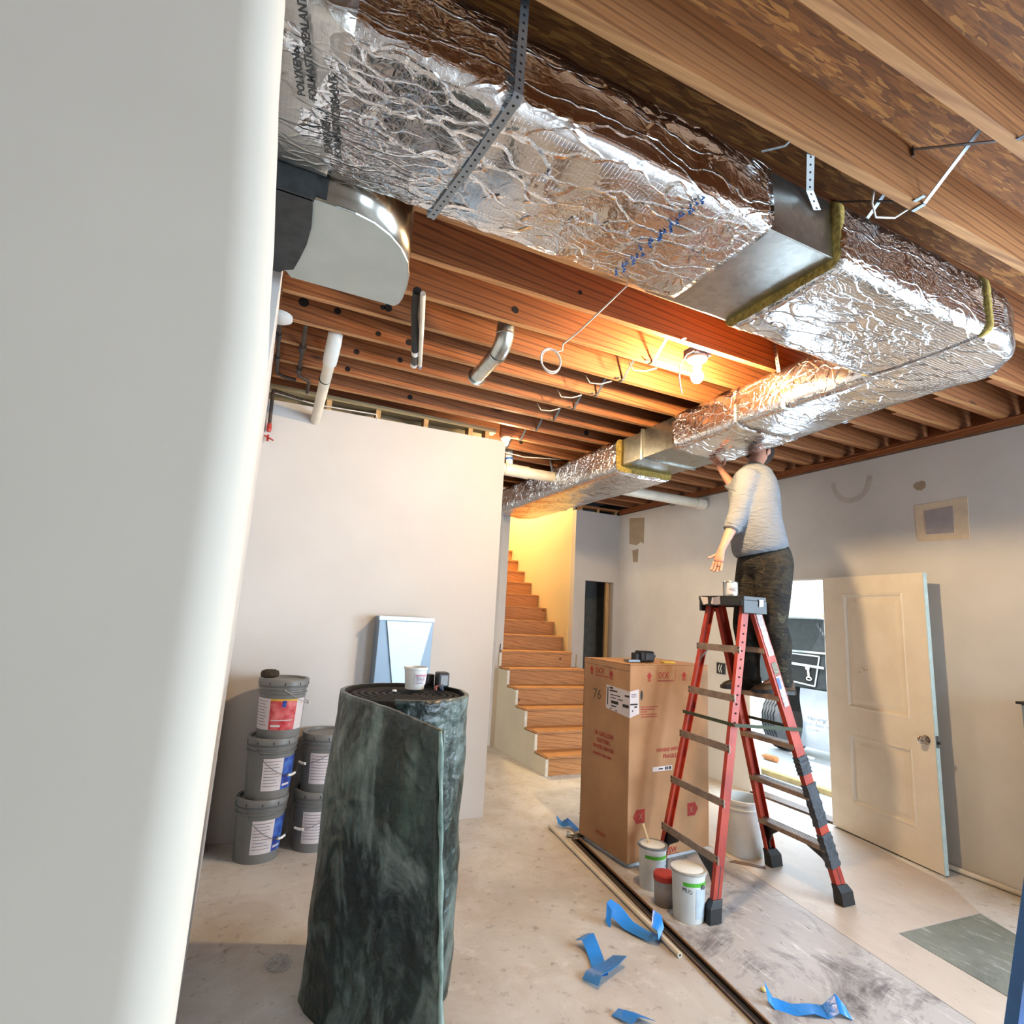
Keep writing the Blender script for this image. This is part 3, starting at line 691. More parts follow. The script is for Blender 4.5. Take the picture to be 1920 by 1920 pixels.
# small brown wire on the plate of the right wall
e = MB().tube([(WX-.006, .8, 3.105), (WX-.007, 1.8, 3.112), (WX-.007, 2.6, 3.10), (WX-.007, 3.2, 3.09), (WX-.006, 3.6, 3.115)], .006, 6).build('brown_cable', PLATE); recentre(e)
tag(e, 'thin brown cable stapled along the top plate of the right wall', 'cable')

# ================================================================== FLOOR ITEMS
# floor sheets
SH1 = board('sheet_dirty', (172, 166, 162), (70, 60, 62), (222, 220, 216), .95)
SH2 = board('sheet_tan', (186, 172, 158), (144, 132, 122), (208, 202, 194), .4)
SH3 = board('sheet_grey', (120, 122, 112), (84, 86, 80), (214, 212, 206), .8)
o = MB().prism([(2.375, 3.86), (1.955, .8), (2.83, .8), (3.153, 2.695), (3.34, 3.86)], 2, .001, .004).build('floor_board', SH1); recentre(o)
tag(o, 'dirty stained protective board on the floor under the box and ladder', 'floor board', 'floor protection boards')
o = MB().prism([(3.157, 2.695), (2.834, .8), (3.20, .8), (3.39, 2.146), (4.123, 2.123), (4.364, 2.412), (4.60, 3.35), (4.60, 4.2), (3.40, 4.2)], 2, .001, .004).build('floor_board', SH2); recentre(o)
tag(o, 'tan protective board on the floor leading to the open door', 'floor board', 'floor protection boards')
o = MB().prism([(3.395, 2.142), (4.12, 2.119), (3.75, 1.2), (3.27, 1.2)], 2, .001, .003).build('floor_board', SH3); recentre(o)
tag(o, 'grey green smeared sheet on the floor at the lower right', 'floor board', 'floor protection boards')
# channel in the floor and loose pipe
BRN = plain('rusty_channel', (86, 62, 44), .7, var=.35, scale=30)
o = empty('floor_channel', (2.2, 2.3, 0), 'long dark rusty metal channel lying on the floor beside the boards', 'metal channel')
def chan(off, w, z0, z1):
    p = [(2.34, 3.77), (1.91, .8)]; n = Vector((2.97, -.43)).normalized(); a = [(x+n.x*off, y+n.y*off) for x, y in p]; b = [(x+n.x*(off+w), y+n.y*(off+w)) for x, y in p]
    return MB().prism([a[0], a[1], b[1], b[0]], 2, z0, z1)
chan(0, .045, .001, .004).build('web', DARK, o); chan(-.006, .008, .0, .012).build('flange', BRN, o); chan(.042, .010, .0, .016).build('flange', plain('wood_edge', (120, 84, 50), .7), o)
o = MB().lathe([(.007, 0), (.0125, 0), (.0125, 1), (.007, 1), (.007, .0)], (0, 0, 0), 18, cap=False)
a, b = Vector((2.293, 4.02, .0128)), Vector((2.088, 2.363, .0128)); d = b-a
mm = d.to_track_quat('Z', 'Y').to_matrix().to_4x4() @ Matrix.Diagonal((1, 1, d.length, 1)); mm.translation = a
o = o.xf(mm).build('plastic_pipe', PVC, smooth=True, auto=50); recentre(o); tag(o, 'long thin white plastic pipe lying on the floor along the channel', 'pipe')
o = MB().tube([(2.33, 3.83, .02), (2.36, 3.81, .02), (2.50, 3.80, .02)], [.02, .02, .018], 12).build('pipe_stub', GALV, smooth=True); recentre(o); tag(o, 'short metal pipe stub poking out by the base of the cardboard box', 'pipe')
# blue plastic strips
t = NT('blue_film'); BF = t.out(lin(34, 128, 208), .28, 0, t.bump(t.noise(t.coord(), 22, 3), .35, .01)); t.b.inputs['Transmission Weight'].default_value = .12
def film(pts, w, side, label, th=.0012):
    o = MB().ribbon(pts, w, side, th).build('blue_film_strip', BF, smooth=True, auto=60); recentre(o); tag(o, label, 'plastic strip', 'scraps of blue film on the floor'); return o
def V_(*a): return Vector(a)
film([V_(1.935, 2.71, .03), V_(1.925, 2.74, .055), V_(1.955, 2.75, .07), V_(1.985, 2.72, .05), V_(2.01, 2.66, .015), V_(2.04, 2.58, .010), V_(2.06, 2.53, .012), V_(2.09, 2.50, .04), V_(2.10, 2.53, .075), V_(2.08, 2.56, .085)], .085,
     [V_(.3, .3, 1), V_(.4, .5, .9), V_(.5, .6, .5), V_(.6, .4, .4), V_(.9, .35, .1), V_(.9, .35, 0), V_(.9, .35, 0), V_(.8, .5, .3), V_(.7, .5, .5), V_(.6, .6, .6)], 'longest crinkled blue film scrap, touching the white floor pipe')
film([V_(1.70, 2.625, .03), V_(1.715, 2.59, .045), V_(1.715, 2.54, .012), V_(1.69, 2.47, .006), V_(1.66, 2.40, .006), V_(1.62, 2.345, .02)], .075, [V_(1, .1, .2), V_(1, .1, .2), V_(1, 0, 0), V_(1, 0, 0), V_(1, -.2, 0), V_(1, -.3, .1)], 'upper arm of the folded blue film scrap in mid floor')
film([V_(1.565, 2.335, .012), V_(1.60, 2.36, .03), V_(1.66, 2.385, .022), V_(1.73, 2.41, .02), V_(1.79, 2.43, .03)], .085, [V_(.4, -1, .1), V_(.4, -1, .2), V_(.35, -1, .2), V_(.35, -1, .3), V_(.3, -1, .4)], 'lower arm of the folded blue film scrap in mid floor')
film([V_(1.56, 2.10, .008), V_(1.60, 2.11, .02), V_(1.66, 2.08, .01)], .09, V_(.5, -1, .1), 'small blue film scrap at the bottom edge of view')
film([V_(2.215, 1.975, .05), V_(2.235, 1.95, .01), V_(2.29, 1.90, .008), V_(2.35, 1.865, .02), V_(2.40, 1.84, .012), V_(2.45, 1.82, .045), V_(2.49, 1.80, .012)], .065, [V_(.2, .5, 1), V_(.5, .8, .3), V_(.5, .8, .1), V_(.5, .8, 0), V_(.5, .8, .2), V_(.4, .6, .7), V_(.5, .8, .2)], 'crumpled blue film scrap on the dirty board at bottom right')
film([V_(2.36, 4.03, .05), V_(2.40, 4.01, .02), V_(2.43, 3.98, .045), V_(2.47, 3.95, .015), V_(2.46, 3.90, .008)], .07, [V_(.2, .8, .6), V_(.3, .9, .2), V_(.3, .8, .5), V_(.5, .8, .1), V_(.8, .4, 0)], 'blue film scrap bunched at the far left corner of the cardboard box')
for k, (x, y) in enumerate(((2.27, 2.04), (2.40, 1.87))):
    o = MB().lathe([(0, .0), (.012, .002), (.014, .008), (.006, .014), (0, .015)], (x, y, .004), 8, cap=False).build('wool_crumb', plain('crumb', (214, 196, 130), .9), smooth=True); recentre(o)
    tag(o, ['tiny yellow crumb on the dirty board, above the blue scrap', 'tiny yellow crumb right beside the blue scrap at bottom'][k], 'debris', 'yellow crumbs')

# ---- pails
def arc_patch(c, r, a0, a1, z0, z1, n=12, rt=None, off=0):
    m = MB(); rt = rt or r; R = []
    for k in range(n+1):
        a = math.radians(a0+(a1-a0)*k/n); d = Vector((math.sin(a), -math.cos(a), 0))
        R.append([m.bm.verts.new(Vector(c)+d*(r+off)+Vector((0, 0, z0))), m.bm.verts.new(Vector(c)+d*(rt+off)+Vector((0, 0, z1)))])
    for k in range(n): m.bm.faces.new([R[k][0], R[k+1][0], R[k+1][1], R[k][1]])
    return m
PAIL = plain('grey_pail', (112, 111, 108), .42, var=.06, scale=5)
PAPER = plain('paper_label', (206, 196, 196), .6, var=.04)
NAVY = plain('label_blue', (34, 48, 132), .5, rgb2=(70, 120, 196), scale=18)
LRED = plain('label_red', (176, 34, 44), .5, rgb2=(214, 120, 120), scale=16)
YEL = plain('label_yellow', (220, 170, 60), .5)
GINK = plain('label_text_grey', (136, 128, 134), .7)
ZR = lambda z: .130+.017*z/.365
def pail(x, y, z, kind, label, hang=(40, .12), lab=(-19, 35, 85), group='grey five gallon paint pails'):
    e = empty('paint_pail', (x, y, z), label, 'pail', group); c = (x, y, z)
    body = [(.0, .004), (.124, .004), (.130, .0), (.131, .012)]+[(ZR(.03+.24*i/6), .03+.24*i/6) for i in range(7)]
    body += [(.150, .275), (.150, .282), (.143, .284), (.144, .302), (.152, .304), (.152, .312), (.146, .314), (.148, .335)]
    MB().lathe(body, c, 40).build('body', PAIL, e, smooth=True, auto=35)
    lid = [(.0, .350), (.118, .350), (.122, .344), (.128, .344), (.134, .362), (.152, .362), (.156, .356), (.156, .325), (.150, .322), (.149, .345)]
    MB().lathe(lid, c, 40, cap=False).build('lid', PAIL, e, smooth=True, auto=35)
    m = MB()
    for k in range(10):
        a = 2*PI*k/10+.3; d = Vector((math.cos(a), math.sin(a), 0)); p = Vector(c)+d*.1565; m.bar(p+Vector((0, 0, .328)), p+Vector((0, 0, .345)), .005, .002, up=d)
    m.build('lid_tabs', BLACK, e)
    a0, a1, a2 = lab; z0, z1 = .055, .245
    if kind == 'blue':
        o = arc_patch(c, ZR(z0), a0, a1, z0, z1, rt=ZR(z1), off=.0012).build('label_panel', PAPER, e)
        o2 = arc_patch(c, ZR(z0), a1, a2, z0, z1, rt=ZR(z1), off=.0012).build('label_panel', NAVY, e); o2['label'] = 'blue part of label'
        m = arc_patch(c, ZR(.075), a1+4, a1+30, .075, .088, rt=ZR(.09), off=.002)
        m.build('white_lettering', PAPER, e)
    else:
        arc_patch(c, ZR(z0), a0, a1, z0, z1, rt=ZR(z1), off=.0012).build('label_panel', PAPER, e)
        arc_patch(c, ZR(z0), a1, a2, z0, z1, rt=ZR(z1), off=.0012).build('label_panel', LRED, e)['label'] = 'red part of label'
        arc_patch(c, ZR(z0), a2, a2+32, z0, z1, rt=ZR(z1), off=.0012).build('label_panel', PAPER, e)
        arc_patch(c, ZR(.232), a1, a2, .232, z1, rt=ZR(z1), off=.002).build('yellow_stripe', YEL, e)
        arc_patch(c, ZR(.19), -2, 8, .195, .235, rt=ZR(.235), off=.0025).build('blue_badge', NAVY, e)
        arc_patch(c, ZR(.10), a1+6, a2-6, .112, .118, rt=ZR(.118), off=.0022).build('white_lettering', PAPER, e)
        arc_patch(c, ZR(.08), a1+6, a1+30, .075, .088, rt=ZR(.09), off=.0022).build('white_lettering', PAPER, e)
    tm = MB()
    for k in range(9):
        zz = z1-.02-.018*k; q = arc_patch(c, ZR(zz), a0+4, a1-6-(k*7 % 11), zz, zz+.004, rt=ZR(zz), off=.002, n=5)
        me = bpy.data.meshes.new('t'); q.bm.to_mesh(me); q.bm.free(); tm.bm.from_mesh(me); bpy.data.meshes.remove(me)
    tm.build('small_print', GINK, e)
    # wire bail and grip
    b0, drop = hang; pts = []
    for k in range(17):
        t_ = k/16; a = math.radians(b0-90+180*t_); d = Vector((math.sin(a), -math.cos(a), 0))
        pts.append(Vector(c)+d*(.152+.02*math.sin(PI*t_))+Vector((0, 0, .30-drop*math.sin(PI*t_))))
    MB().tube(pts, .002, 6).build('bail_wire', STEEL, e)
    MB().tube(pts[7:10], .008, 8).build('grip', WHITEP, e)
    return e
pail(.255, 4.115, 0, 'blue', 'grey paint pail on the floor, bottom of the stack of three', (50, .17))
pail(.275, 4.12, .355, 'blue', 'grey paint pail with blue label, middle of the stack of three', (48, .16), lab=(-20, 30, 80))
pail(.30, 4.125, .71, 'red', 'grey paint pail with red label, top of the stack of three', (90, .10), lab=(-92, -32, 36))
pail(.60, 4.19, 0, 'blue', 'grey paint pail on the floor, half hidden behind the dark roll', (-40, .15), lab=(-40, 25, 60))
pail(.615, 4.19, .355, 'blue', 'grey paint pail stacked on top of the pail behind the dark roll', (-60, .12), lab=(-45, 25, 60))
o = MB().loft([[(.205+.055*math.cos(a)*k1, 4.10+.03*k1*math.sin(a), 1.072+h) for a in [2*PI*i/16 for i in range(16)]] for k1, h in ((.5, 0), (.95, .006), (1.05, .025), (.95, .045), (.5, .054))]).build('cloth_cap', plain('camo_cap', (58, 44, 24), .8, rgb2=(16, 16, 14), scale=40), smooth=True)
recentre(o); tag(o, 'small dark camouflage pouch lying on the topmost paint pail', 'pouch')

# ---- roll of faced duct insulation
RX, RY, RH = .715, 2.64, 1.19
t = NT('roll_facing'); v = t.coord(); 
base = t.ramp(t.noise(v, 2.2, 5, .65, .8), [(.38, lin(10, 18, 16)), (.55, lin(24, 40, 34)), (.75, lin(62, 84, 74))])
nz = t.n('TexNoise', noise_type='RIDGED_MULTIFRACTAL', i_Scale=6.0, i_Detail=5.0, i_Roughness=.6, i_Distortion=1.6); t.l(v, nz.inputs['Vector'])
wr_ = t.ramp(nz.outputs['Fac'], [(.35, BW(0)), (.7, BW(.42))])
col = t.mix(wr_, base, lin(96, 116, 106))
col = t.mix(t.ramp(t.noise(t.coord((1.4, 1.4, .8)), 2.6, 7, .7, 1.2), [(.46, BW(0)), (.66, BW(.75))]), col, lin(126, 142, 136))  # dusty patches, with pale highlights put into the colour
nz2 = t.n('TexNoise', noise_type='RIDGED_MULTIFRACTAL', i_Scale=3.4, i_Detail=3.0, i_Roughness=.5, i_Distortion=2.2); t.l(t.coord((1, 1, 1), (.4, .3, .5)), nz2.inputs['Vector'])
lit_crease = t.ramp(nz2.outputs['Fac'], [(.62, BW(0)), (.80, BW(.75))]); col = t.mix(t.math('MULTIPLY', lit_crease, t.ramp(t.noise(v, 3.3, 2), [(.40, BW(0)), (.60, BW(1))])), col, lin(150, 166, 158))  # creases catching the light, painted in as pale lines
hgt = t.math('ADD', t.math('ADD', nz.outputs['Fac'], nz2.outputs['Fac']), t.math('MULTIPLY', t.noise(v, 9, 4), 1.0))
FACE = t.out(col, .38, .0, t.bump(hgt, .75, .03)); t.b.inputs['Specular IOR Level'].default_value = .55
t = NT('roll_wool'); RW = t.out(lin(20, 19, 18), .95, 0, t.bump(t.noise(t.coord(), 60), .5, .004))
ROLLED = plain('roll_edge', (140, 160, 152), .6, rgb2=(70, 96, 86), scale=14)
roll = empty('insulation_roll', (RX, RY, 0), 'tall upright roll of dark green faced insulation standing in the foreground', 'insulation roll')
sp = []
for k in range(0, 205):
    a = math.radians(-60-15*k); r = .035+.262*k/204
    sp.append((RX+r*1.03*math.cos(a)*1.0, RY+r*.98*math.sin(a)))
# inner turns as a thin swept sheet
def sheet(pts2, th, name, mat, zt, flare=0, nz_=26, amp=.004, top=None):
    rings = []; N = len(pts2); m = MB(); grid = []
    for i, (x, y) in enumerate(pts2):
        a = Vector(pts2[max(i-1, 0)]); b = Vector(pts2[min(i+1, N-1)]); d = (b-a).normalized(); n = Vector((d.y, -d.x)); colv = []
        zt_ = top(i/(N-1)) if top else zt
        for j in range(nz_+1):
            z = zt_*j/nz_; f = 1-j/nz_
            k = (noise.noise(Vector((x*5, y*5, z*4)))*amp*1.6+abs(noise.noise(Vector((x*14, y*14, z*9))))*amp) if amp else 0
            off = Vector((x, y))+n*k+ (flare(i/(N-1), f) if flare else Vector((0, 0)))
            colv.append(m.bm.verts.new((off.x, off.y, z+.001)))
        grid.append(colv)
    for i in range(N-1):
        for j in range(nz_): m.bm.faces.new([grid[i][j], grid[i+1][j], grid[i+1][j+1], grid[i][j+1]])
    o = m.build(name, mat, roll, smooth=True)
    s_ = o.modifiers.new('thick', 'SOLIDIFY'); s_.thickness = th; s_.offset = -1; s_.material_offset = 1 if isinstance(mat, list) and len(mat) > 1 else 0
    return o
sheet(sp[:176], .024, 'inner_turns', [RW], RH-.012, nz_=2, amp=0)
# outer body turn + free flap
out_pts = [(RX+.300*math.cos(a), RY+.285*math.sin(a)) for a in [math.radians(-75+(285-0)*k/60) for k in range(0, 61)]]
# from near-right side, round the back to the left (counter clockwise), then straight toward the camera
out_pts = [(RX+.292*math.cos(a), RY+.285*math.sin(a)) for a in [math.radians(-112+292*k/64) for k in range(65)]]
x0, y0 = out_pts[-1]
end = Vector((.672, 1.985)); flap = [(x0+.002, y0-.05), (x0+.02, y0-.12), (x0+.052, y0-.21)]
s0 = Vector(flap[-1])
for k in range(1, 22): q = s0+(end-s0)*k/21; flap.append((q.x, q.y))
def fl(u, f):
    w_ = max(0, (u-.72)/.28); g_ = math.exp(-((u-.70)/.10)**2); return Vector((.085*w_*f-.03*g_*f, -.03*w_*f-.02*g_*f))
o = sheet(out_pts+flap, .02, 'outer_wrap', [FACE, RW], RH, flare=fl, amp=.008, top=lambda u: RH-.045*max(0, (u-.74)/.26)**1.5, nz_=60)
m = MB(); pts = []
for j in range(41):
    f = 1-j/40; zt = RH-.045; q = end+fl(1, f); pts.append((q.x+.004, q.y-.006+.004*math.sin(j*1.3), zt*j/40+.002))
MB().tube(pts, [.008+.002*math.sin(j*.9) for j in range(41)], 8).build('flap_edge', ROLLED, roll, smooth=True)['label'] = 'pale green cut edge of the wrap'
# items on the roll
ZT = RH+.004
e = empty('joint_compound_tub', (.775, 2.70, ZT), 'small white plastic tub standing on the dark insulation roll', 'tub')
MB().lathe([(0, .003), (.040, .003), (.044, .0), (.0535, .088), (.057, .090), (.057, .100), (.053, .100), (.052, .092), (.044, .012), (0, .012)], (.775, 2.70, ZT), 32, cap=False).build('body', WHITEP, e, smooth=True, auto=35)
MB().lathe([(0, .066), (.050, .066), (.051, .067), (0, .067)], (.775, 2.70, ZT), 24, cap=False).build('contents', plain('putty', (206, 178, 140), .8), e)
arc_patch((.775, 2.70, ZT), .048, -20, 75, .022, .072, rt=.0525, off=.001).build('label_panel', PAPER, e)
arc_patch((.775, 2.70, ZT), .0526, -14, 50, .062, .066, rt=.053, off=.0012).build('pink_stripe', plain('pink', (200, 90, 130), .6), e)
text('No. 1', .017, INK, e, (.768, 2.648, ZT+.048), (1, .12, 0), (0, -.1, 1))
m = MB()
for k in range(4): q = arc_patch((.775, 2.70, ZT), .050, -8, 30+k*3, .028+.006*k, .0305+.006*k, rt=.050, off=.0016, n=4); me = bpy.data.meshes.new('t'); q.bm.to_mesh(me); q.bm.free(); m.bm.from_mesh(me); bpy.data.meshes.remove(me)
m.build('small_print', GINK, e)
e = empty('tape_measure', (.925, 2.74, ZT), 'black tape measure shaped tool standing on the dark roll', 'tool')
MB().box(.895, .955, 2.72, 2.78, ZT, ZT+.072).xf(Matrix.Identity(4)).build('case', BLACK, e, bevel=.008)
MB().box(.91, .945, 2.718, 2.7195, ZT+.012, ZT+.058).build('label_panel', plain('lab_dark', (150, 150, 150), .5), e)
MB().box(.86, .90, 2.79, 2.83, ZT, ZT+.055).build('clip', BLACK, e, bevel=.004)
e = empty('snips', (.86, 2.62, ZT), 'pair of snips with blue and red handles lying on the roll beside the tub', 'snips')
MB().tube([(.915, 2.70, ZT+.012), (.885, 2.65, ZT+.012), (.875, 2.585, ZT+.010)], [.007, .009, .007], 8).build('handle', plain('blue_grip', (36, 60, 90), .5), e, smooth=True)
MB().tube([(.905, 2.70, ZT+.012), (.86, 2.64, ZT+.012), (.84, 2.58, ZT+.010)], [.007, .009, .007], 8).build('handle', plain('red_grip', (110, 50, 44), .5), e, smooth=True)
MB().bar((.91, 2.70, ZT+.012), (.95, 2.765, ZT+.008), .02, .006, taper=.3).build('blades', BLACK, e)
o = MB().lathe([(0, 0), (.012, .001), (.010, .008), (0, .010)], (.655, 2.60, ZT), 7, cap=False).build('plaster_crumb', WHITEP, smooth=True); recentre(o); tag(o, 'tiny white crumb on top of the dark insulation roll', 'debris')
# folded sheet metal piece against the wall
e = empty('duct_transition', (1.09, 4.25, 0), 'tall bluish sheet metal duct transition standing against the white wall', 'sheet metal duct')
GB = plain('galv_bright', (186, 204, 214), .45, .5, var=.03, scale=3)
MB().box(.905, 1.315, 4.21, 4.36, 0, 1.50).build('body', plain('galv_side', (132, 150, 166), .45, .5, var=.03, scale=3), e, bevel=.003)
MB().prism([(.955, 1.47), (1.300, 1.47), (1.20, 1.0), (1.20, .3), (1.04, .3), (1.04, 1.0)], 1, 4.195, 4.209).build('tapered_panel', GB, e, bevel=.002)
MB().box(.90, 1.318, 4.195, 4.215, 1.475, 1.503).build('top_flange', GB, e)
# ---- cardboard box
CB = NT('cardboard'); v = CB.coord()
c = CB.ramp(CB.noise(v, 2.5, 5, .6), [(.3, lin(152, 112, 76)), (.7, lin(182, 138, 98))]); f = CB.noise(CB.coord((60, 60, 2)), 3, 2)
c = CB.mix(CB.math('MULTIPLY', f, .15), c, lin(130, 92, 60)); CARD = CB.out(c, .75, 0, CB.bump(f, .05, .002))
bx = empty('cardboard_box', (2.79, 3.54, 0), 'tall brown cardboard water heater carton standing behind the ladder', 'box')
Fp, Lp, Rp = Vector((2.418, 3.23, 0)), Vector((2.401, 3.783, 0)), Vector((3.185, 3.308, 0)); Bp = Rp+Lp-Fp
BH = 1.285
MB().prism([tuple(Fp.xy), tuple(Rp.xy), tuple(Bp.xy), tuple(Lp.xy)], 2, .035, BH-.012).build('carton', CARD, bx, bevel=.006)
MB().prism([tuple((Fp+Vector((.03, .03, 0))).xy), tuple((Rp+Vector((-.03, .03, 0))).xy), tuple((Bp+Vector((-.03, -.03, 0))).xy), tuple((Lp+Vector((.03, -.03, 0))).xy)], 2, .0, .034).build('foam_base', plain('foam', (200, 204, 206), .8), bx)
for q, (a, b, c_, d_) in enumerate(((Fp, Rp, .48, .006), (Lp, Bp, .50, .003))):
    A = a; B_ = b; n = (Lp-Fp)*(1 if q == 0 else -1)
    MB().prism([tuple(A.xy), tuple(B_.xy), tuple((B_+n*c_).xy), tuple((A+n*c_).xy)], 2, BH-.012+.0005, BH-.008+d_*.3).build('top_flap', CARD, bx)
CR = plain('carton_print', (160, 48, 40), .75, var=.1); CK = plain('carton_black', (40, 34, 30), .8)
ul = (Fp-Lp).normalized(); nl = Vector((-ul.y*-1, 0, 0)); ur = (Rp-Fp).normalized()
nL = Vector((ul.y, -ul.x, 0)); nR = Vector((ur.y, -ur.x, 0))   # outward normals
def onL(s, z, k=.0015): p = Lp+ul*s+nL*k; return (p.x, p.y, z)
def onR(s, z, k=.0015): p = Fp+ur*s+nR*k; return (p.x, p.y, z)
UP = (0, 0, 1)
def pl(side, pts, mat, name, k=.0012):
    f = onL if side == 'L' else onR; m = MB(); A = [m.bm.verts.new(f(s, z, k)) for s, z in pts]; m.bm.faces.new(A)
    return m.build(name, mat, bx)
def upmark(side, s, z, h=.06):
    pl(side, [(s-h*.25, z-h*.5), (s+h*.25, z-h*.5), (s+h*.25, z+h*.05), (s+h*.42, z+h*.05), (s, z+h*.55), (s-h*.42, z+h*.05), (s-h*.25, z+h*.05)], CR, 'up_arrow')
    f = onL if side == 'L' else onR; text('UP', h*.36, CARD, bx, f(s-h*.2, z-h*.42, .002), ul if side == 'L' else ur, UP)
def crossed(side, s, z, W=.16):
    f = onL if side == 'L' else onR; u = ul if side == 'L' else ur
    text('IXX', .062, CR, bx, f(s, z, .0015), u, UP)
    m = MB()
    for zz in (z-.014, z-.02): m.quad(f(s-.01, zz), f(s+W, zz), f(s+W, zz+.003), f(s-.01, zz+.003))
    for a, b in (((-.015, -.005), (-.015, .06)), ((W+.005, -.005), (W+.005, .06))): m.quad(f(s+a[0], z+a[1]), f(s+a[0]+.003, z+a[1]), f(s+b[0]+.003, z+b[1]), f(s+b[0], z+b[1]))
    m.build('handling_frame', CR, bx)
upmark('L', .105, 1.195); upmark('L', .345, 1.185); crossed('L', .16, 1.18)
upmark('R', .175, 1.195); upmark('R', .515, 1.20); crossed('R', .26, 1.185)
for k, (tx, sz, s) in enumerate((('50 GALLON', .043, .16), ('ELECTRIC', .036, .195), ('WATER HEATER', .034, .145), ('WARRANTY ENCLOSED', .020, .15))):
    text(tx, sz, CR, bx, onL(s, .755-.044*k), ul, UP, bold=.0008)
text('FRONT', .036, CR, bx, onL(.205, .11), ul, UP)
text('HANDLE WITH CARE', .032, CR, bx, onR(.25, .70), ur, UP, bold=.0006); text('FRAGILE', .036, CR, bx, onR(.31, .655), ur, UP, bold=.0006)
m = MB()
for k, L_ in enumerate((.16, .13, .06, .15, .155)): m.quad(onR(.10, .995-.016*k), onR(.10+L_, .995-.016*k), onR(.10+L_, 1.0-.016*k), onR(.10, 1.0-.016*k))
m.build('red_print', CR, bx)
def arrowX(s, z, dirn):
    d = dirn; pl('R', [(s-.055*d, z), (s-.02*d, z+.05), (s-.02*d, z+.042), (s+.05*d, z+.042), (s+.05*d, z-.042), (s-.02*d, z-.042), (s-.02*d, z-.05)], CR, 'red_arrow')
    text('X', .05, CARD, bx, onR(s-.006 if d > 0 else s-.03, z-.018, .002), ur, UP)
arrowX(.10, .31, 1); arrowX(.60, .30, -1)
text('SW', .05, CR, bx, onR(.37, .05), ur, UP, bold=.001); pl('R', [(.355, .04), (.47, .04), (.47, .044), (.355, .044)], CR, 'red_print')
# carton label wrapped round the corner, hand hole, handwriting
pl('L', [(.29, .955), (.553, .93), (.553, 1.10), (.29, 1.115)], PAPER, 'shipping_label'); pl('R', [(0, .93), (.085, .955), (.08, 1.115), (0, 1.10)], PAPER, 'shipping_label')
m = MB()
def bars(f, L):
    for a, b, z0, z1 in L: m.quad(f(a, z0, .002), f(b, z0, .002), f(b, z1, .002), f(a, z1, .002))
bars(onL, [(.305, .315, .98, 1.10), (.33, .42, 1.075, 1.085), (.33, .37, 1.092, 1.104), (.34, .45, 1.05, 1.056), (.34, .40, 1.03, 1.036), (.42, .48, 1.028, 1.034), (.35, .43, .995, 1.015), (.48, .545, .99, 1.01), (.35, .41, .975, .983), (.34, .36, .955, .962), (.40, .42, .95, .957), (.50, .55, 1.06, 1.072)])
bars(onR, [(.003, .07, 1.012, 1.022), (.01, .05, 1.06, 1.063), (.01, .06, 1.07, 1.073), (.01, .055, 1.08, 1.083), (.04, .065, .995, 1.005), (.02, .03, .97, .98)])
m.build('label_print', CK, bx)
pl('R', [(.105+.011*math.cos(a), 1.075+.032*math.sin(a)) for a in [2*PI*k/16 for k in range(16)]], BLACK, 'hand_hole')
text('76', .10, plain('pencil', (96, 78, 60), .8), bx, onL(.13, 1.00), ul, UP)
pl('R', [(.215, .575), (.40, .575), (.40, .605), (.215, .605)], PAPER, 'white_sticker')
m = MB(); bars(onR, [(.27, .31, .585, .594), (.33, .345, .58, .60), (.35, .362, .58, .60), (.37, .39, .58, .60)]); m.build('sticker_print', CK, bx)
m = MB()
for k in range(26): s = .005+.021*k; z = 1.24-.012*k/26; m.quad(onL(s, z), onL(s+.012, z), onL(s+.012, z+.004), onL(s, z+.004))
for k in range(56): z = .06+.021*k; m.quad(onL(.006, z), onL(.010, z), onL(.010, z+.012), onL(.006, z+.012))
m.build('perforation', CK, bx)
# things on the box
e = empty('battery_charger', (2.70, 3.40, BH), 'black tool charger with a cord lying on top of the cardboard box', 'charger')
m = MB().box(2.62, 2.74, 3.37, 3.46, BH-.001, BH+.075).build('case', BLACK, e, bevel=.012)
MB().box(2.655, 2.72, 3.366, 3.3705, BH+.018, BH+.06).build('screen', plain('screen_grey', (56, 60, 64), .3), e)
MB().box(2.585, 2.62, 3.39, 3.45, BH, BH+.06).build('side_block', BLACK, e, bevel=.006)
MB().tube([(2.74, 3.42, BH+.04), (2.79, 3.43, BH+.045), (2.80, 3.46, BH+.012), (2.77, 3.49, BH+.008)], .006, 8).build('cord', BLACK, e, smooth=True)
o = MB().box(2.50, 2.60, 3.36, 3.42, BH-.002, BH+.014).build('metal_bracket', STEEL); recentre(o); tag(o, 'flat grey metal piece on the box, left of the black charger', 'metal piece')
o = MB().prism([(2.80, 3.34), (2.92, 3.36), (2.96, 3.42), (2.84, 3.44)], 2, BH-.004, BH+.004).build('yellow_paper', plain('yellow_paper', (216, 188, 70), .7)); recentre(o); tag(o, 'yellow sheet of paper on top of the cardboard box', 'paper')
